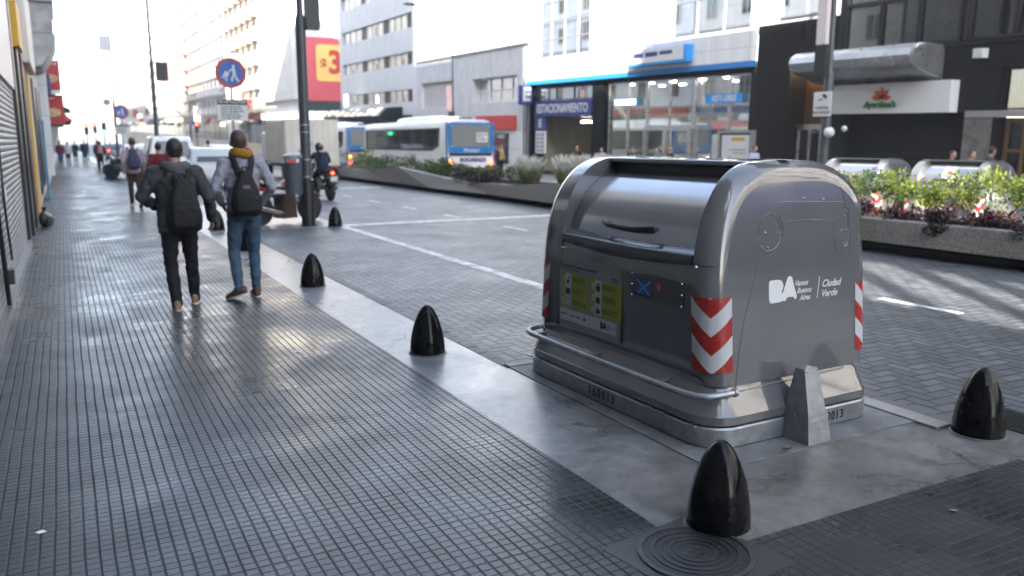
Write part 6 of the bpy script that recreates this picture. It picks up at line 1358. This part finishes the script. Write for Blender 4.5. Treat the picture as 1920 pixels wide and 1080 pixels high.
# ---------------------------------------------------------------- planters and plants
M['soil'] = pm('soil', (.03, .022, .016), .9, var=.4, bump=.4, bs=30)
agg = NT('exposed_aggregate'); v_ = agg.n("ShaderNodeTexVoronoi"); agg.link(agg.co(), v_.inputs['Vector']); v_.inputs['Scale'].default_value = 75; cc = agg.n("ShaderNodeSeparateColor"); agg.link(v_.outputs['Color'], cc.inputs[0])
agg.pbsdf(agg.hsv((.19, .182, .168), agg.mt('MULTIPLY', agg.mr(cc.outputs[0], 0, 1, .5, 1.45), agg.mr(agg.noise(1.4, 6), .3, .7, .82, 1.15))), .7, 0, agg.bump(v_.outputs['Distance'], .3, .006)); M['agg'] = agg.m
M['facet'] = conc_mat('facet_concrete', (.25, .24, .22), .55, .06, .12, 1.2)
pl = thing('planter', 'long faceted concrete planter with a zigzag top between the roadways', 'planter', (11.7, 25.5, 0), group='concrete planters between the roadways'); yo = 25.5; xo = 11.7
b = MB(); T_ = [(38.5, .50, 0), (33.2, .56, .02), (29.3, .76, -.06), (23.7, .43, .10), (20.6, .50, .0), (17.6, .66, -.05), (13.0, .62, .05)]; B_ = [(38.5, .17, .0), (35.0, .16, -.05), (30.5, .15, .08), (26.2, .15, -.07), (22.0, .15, .09), (18.6, .15, -.06), (13.0, .15, .06)]
tv_ = [(10.97 + o - xo, y - yo, z) for y, z, o in T_]; bv = [(10.93 + o * .8 - xo, y - yo, z) for y, z, o in B_]
fs = []
n = len(T_)
for i in range(n - 1): fs += [(i, n + i, n + i + 1), (i, n + i + 1, i + 1)]
b.add(tv_ + bv, fs); ti = [(x + .16, y, z) for x, y, z in tv_]; b.add(tv_ + ti, [(i, i + 1, n + i + 1, n + i) for i in range(n - 1)]); b.add(ti + [(x, y, .2) for x, y, z in ti], [(i, i + 1, n + i + 1, n + i) for i in range(n - 1)])
b.add(bv + [(11.35 - xo, y, .14) for x, y, z in bv], [(i, i + 1, n + i + 1, n + i) for i in range(n - 1)])
b.add([tv_[-1], bv[-1], (12.8 - xo, 13 - yo, .15), (12.8 - xo, 13 - yo, .62)], [(0, 1, 2, 3)]); b.build('shell', M['facet'], pl, ang=5, recalc=False)
b = MB(); b.box(12.65 - xo, 12.8 - xo, 13 - yo, 38.5 - yo, .1, .5); b.build('back_wall', M['facet'], pl); b = MB(); b.box(11.37 - xo, 12.79 - xo, 13.05 - yo, 38.45 - yo, -.4, .10); b.build('base', M['asphalt'], pl)
b = MB(); b.box(11.0 - xo + .16, 12.64 - xo, 13.1 - yo, 38.4 - yo, .11, .36); b.build('soil', M['soil'], pl)
pr_ = thing('planter', 'exposed aggregate concrete planter at the right with bushes and purple plants', 'planter', (11.7, 5.5, 0), group='concrete planters between the roadways'); yo2 = 5.5
b = MB()
for a, c in ((-2.0, 3.1), (3.11, 6.88), (6.89, 9.6), (9.61, 12.9)):
    b.prism([(10.93 - xo, .30 if False else .17), (10.99 - xo, .52), (11.14 - xo, .53), (11.14 - xo, .2), (11.35 - xo, .16)], 'y', a - yo2, c - yo2)
b.build('shell', M['agg'], pr_, bevel=.012); b = MB(); b.box(12.65 - xo, 12.8 - xo, -2 - yo2, 12.9 - yo2, .1, .5); b.build('back_wall', M['agg'], pr_); b = MB(); b.box(11.37 - xo, 12.79 - xo, -2 - yo2, 12.9 - yo2, -.4, .10); b.build('base', M['asphalt'], pr_)
b = MB(); b.box(11.145 - xo, 12.64 - xo, -1.9 - yo2, 12.8 - yo2, .11, .42); b.build('soil', M['soil'], pr_)

LF = [leafmat('leaf_lime', (.16, .20, .025), .5), leafmat('leaf_green', (.075, .12, .02), .45), leafmat('leaf_dark', (.03, .065, .018), .4)]
LP = [leafmat('leaf_purple', (.018, .005, .012), .2), leafmat('leaf_violet', (.026, .007, .014), .2), leafmat('leaf_copper', (.045, .018, .012), .3)]
LG = [leafmat('leaf_sage', (.10, .15, .05), .45), leafmat('leaf_olive', (.06, .09, .025), .4), leafmat('leaf_deep', (.03, .055, .02), .4)]
GR = [leafmat('blade_straw', (.34, .33, .19), .4), leafmat('blade_green', (.20, .24, .09), .4), leafmat('plume_white', (.70, .69, .62), .4)]
stem_m = pm('stem', (.09, .06, .03), .8); fl_m = pm('violet_flower', (.16, .06, .35), .6, var=.2)
def leaf(mb, p, d, up, l, w, m):
    d = d.normalized(); s_ = d.cross(up)
    if s_.length < 1e-3: s_ = d.orthogonal()
    s_.normalize(); n_ = s_.cross(d) * (l * .12)
    mb.add([p, p + d * l * .45 + s_ * w + n_, p + d * l, p + d * l * .45 - s_ * w + n_], [(0, 1, 2, 3)], m)
def rv(r): return Vector((r.gauss(0, 1), r.gauss(0, 1), r.gauss(0, 1))).normalized()
def shrub(name, label, x, y, z, rx, ry, h, n, size, mats, group, seed, flowers=False, droop=0):
    r = random.Random(seed); rt = thing(name, label, 'plant', (x, y, z), r.random() * 6, group=group)
    b = MB(); clumps = []
    for i in range(12):
        a = r.random() * 6.28; q = r.random() ** .5; clumps.append(Vector((rx * q * math.cos(a), ry * q * math.sin(a), h * (.50 + .50 * r.random() * (1 - .3 * q * q)) if flowers else h * (.35 + .65 * r.random() * (1 - .35 * q * q)))))
    per = n // 12
    for c in clumps:
        rad = Vector((rx * .42, ry * .42, h * .22)); tone = r.choice((0, 0, 1, 1, 2))
        for _ in range(per):
            o = rv(r) * (r.random() ** .4); p = c + Vector((o.x * rad.x, o.y * rad.y, o.z * rad.z))
            if p.z < .02: continue
            d = (o + Vector((0, 0, .35 - droop)) + rv(r) * .6); leaf(b, p, d, rv(r) * .5 + Vector((0, 0, 1)), size * r.uniform(.7, 1.4), size * r.uniform(.25, .42), min(2, max(0, tone + r.choice((-1, 0, 0, 1)))))
    b.build('foliage', mats, rt, recalc=False)
    b = MB()
    for c in clumps: b.tube([(c.x * .15, c.y * .15, -.05), (c.x * .6, c.y * .6, c.z * .5), (c.x, c.y, c.z)], [.010, .007, .004], 5)
    b.build('stem', stem_m, rt)
    if flowers:
        b = MB()
        for i in range(7):
            c = r.choice(clumps); p = c + Vector((r.uniform(-.1, .1), r.uniform(-.1, .1), h * .22)); b.tube([p - Vector((0, 0, .1)), p + Vector((r.uniform(-.03, .03), 0, .05))], .003, 4)
            for k in range(9): leaf(b, p + Vector((0, 0, .012 * k - .02)), rv(r), Vector((0, 0, 1)), .022, .009, 0)
        b.build('flower_spike', fl_m, rt)
    return rt
def fountain_grass(label, x, y, z, h, n, seed, plumes=80):
    r = random.Random(seed); rt = tag(thing('fountain_grass', label, 'ornamental grass', (x, y, z), group='pale fountain grasses in the faceted planter'), kind='thing'); b = MB(); c = MB()
    for i in range(n):
        a = r.random() * 6.28; l = h * r.uniform(.6, 1.1); sp = r.uniform(.1, .75); m = 0 if r.random() < .55 else 1
        d = Vector((math.cos(a), math.sin(a), 0)); o = d * r.random() * .10; w = d.cross(Vector((0, 0, 1))) * .006
        pts = [o, o + d * sp * l * .25 + Vector((0, 0, l * .55)), o + d * sp * l * .6 + Vector((0, 0, l * .85)), o + d * sp * l + Vector((0, 0, l * (.95 - .35 * sp)))]
        b.add([p + w * s_ * (1 - .3 * k) for k, p in enumerate(pts) for s_ in (-1, 1)], [(0, 1, 3, 2), (2, 3, 5, 4), (4, 5, 7, 6)], m)
    for i in range(plumes):
        a = r.random() * 6.28; l = h * r.uniform(.95, 1.3); sp = r.uniform(.05, .55); d = Vector((math.cos(a), math.sin(a), 0)); p0 = d * sp * l * .5 + Vector((0, 0, l * .8)); p1 = d * sp * l * .75 + Vector((0, 0, l))
        c.tube([d * .03, p0], .002, 4)
        for k in range(26): q = p0 + (p1 - p0) * (k / 26); leaf(c, q, rv(r) + (p1 - p0).normalized() * 1.2, rv(r), .042, .009, 0)
    b.build('blades', GR[:2], rt, recalc=False); c.build('plumes', GR[2], rt, recalc=False); return rt
rr = random.Random(3); i = 0
names = ['first', 'second', 'third', 'fourth', 'fifth', 'sixth', 'seventh', 'eighth', 'ninth', 'tenth', 'eleventh', 'twelfth', 'thirteenth', 'fourteenth', 'fifteenth', 'sixteenth']
for i, y in enumerate((4.3, 5.3, 6.3, 7.3, 8.3, 9.3, 10.4, 11.6)):
    shrub('flowering_shrub', 'lime green flowering shrub in the right planter, %s from the right edge' % names[i], 12.0 + rr.uniform(-.15, .2), y, .40, .50, .62, .78 + rr.uniform(-.16, .20), 1700, .055, LF, 'lime green shrubs in the right planter', 40 + i, True)
for i, y in enumerate((4.2, 4.9, 5.6, 6.3, 7.0, 7.7, 8.4, 9.2, 10.1, 11.0)):
    shrub('purple_plant', 'low purple leaved plant along the planter rim, %s from the right edge' % names[i], 11.33 + rr.uniform(-.04, .06), y, .36, .24, .42, .36, 900, .065, LP, 'purple plants along the planter rim', 70 + i, False, .4)
shrub('purple_plant', 'purple plant trailing over the planter rim', 11.02, 7.55, .34, .12, .2, .22, 300, .06, LP, 'purple plants along the planter rim', 95, False, 1.2)
for i, y in enumerate((13.7, 14.8, 15.9, 17.0, 18.1, 19.2, 20.3, 21.4)):
    fountain_grass('pale feathery fountain grass in the faceted planter, %s from the container side' % names[i], 11.75 + rr.uniform(-.2, .2), y, .34, .74 + rr.uniform(-.05, .08), 700, 20 + i)
for i, y in enumerate((14.3, 15.5, 16.6, 17.7, 18.8, 19.9)):
    fountain_grass('pale feathery fountain grass in the back row, %s from the container side' % names[i], 12.3, y, .34, .78, 500, 120 + i)
for i, y in enumerate((22.8, 24.2, 25.6, 27.0, 28.4)):
    shrub('green_shrub', 'sage green shrub before the bus rear in the faceted planter, %s from the grasses' % names[i], 11.85 + rr.uniform(-.1, .25), y, .34, .6, .8, .62 + rr.uniform(-.1, .1), 1300, .075, LG, 'green shrubs in the faceted planter', 140 + i)
for i, y in enumerate((22.6, 24.0)): shrub('purple_plant', 'dark purple plant under the green shrubs of the faceted planter, %s one' % ('nearer', 'farther')[i], 11.3, y, .34, .3, .7, .42, 500, .08, LP, 'purple plants in the faceted planter', 160 + i)
for i, y in enumerate((30.4, 32.2, 34.0, 35.8, 37.5)):
    shrub('green_shrub', 'low green shrub at the far end of the faceted planter, %s from the bus side' % names[i], 11.9, y, .34, .6, 1.0, .66 + (.35 if i > 3 else 0), 800, .08, LG if i < 3 else LF, 'green shrubs in the faceted planter', 170 + i)
for i, (x, y, l) in enumerate(((-.22, 3.95, 'tiny white paper scrap on the tiles at the lower left'), (1.55, 6.6, 'small pale scrap on the tiles in the middle of the sidewalk'), (3.5, 2.2, 'small pale scrap on the dark tiles at the lower right'))):
    b = MB(); q = [Vector((.022 * math.cos(a), .012 * math.sin(a), .002 + .006 * (a % 2))) for a in (0, 1.3, 2.9, 4.4)]; b.add(q, [(0, 1, 2, 3)]); b.add([p + Vector((0, 0, .0015)) for p in q], [(0, 1, 2, 3)])
    tag(b.build('paper_scrap', M['sign_white'], loc=(x, y, .01), rz=i * 1.1), l, 'paper scrap', 'paper scraps')
# ---------------------------------------------------------------- haze down the street
hz = bpy.data.materials.new('haze'); hz.use_nodes = True; hn = hz.node_tree; hn.nodes.clear()
ho = hn.nodes.new("ShaderNodeOutputMaterial"); hv = hn.nodes.new("ShaderNodeVolumePrincipled"); hv.inputs['Color'].default_value = (.95, .97, 1, 1); hv.inputs['Density'].default_value = .0011; hv.inputs['Anisotropy'].default_value = .2
hn.links.new(hv.outputs[0], ho.inputs['Volume'])
b = MB(); b.box(-120, 140, -140, 620, -3.0, 62); o = b.build('haze', hz); tag(o, 'pale bright haze filling the far end of the street', 'haze', kind='stuff')
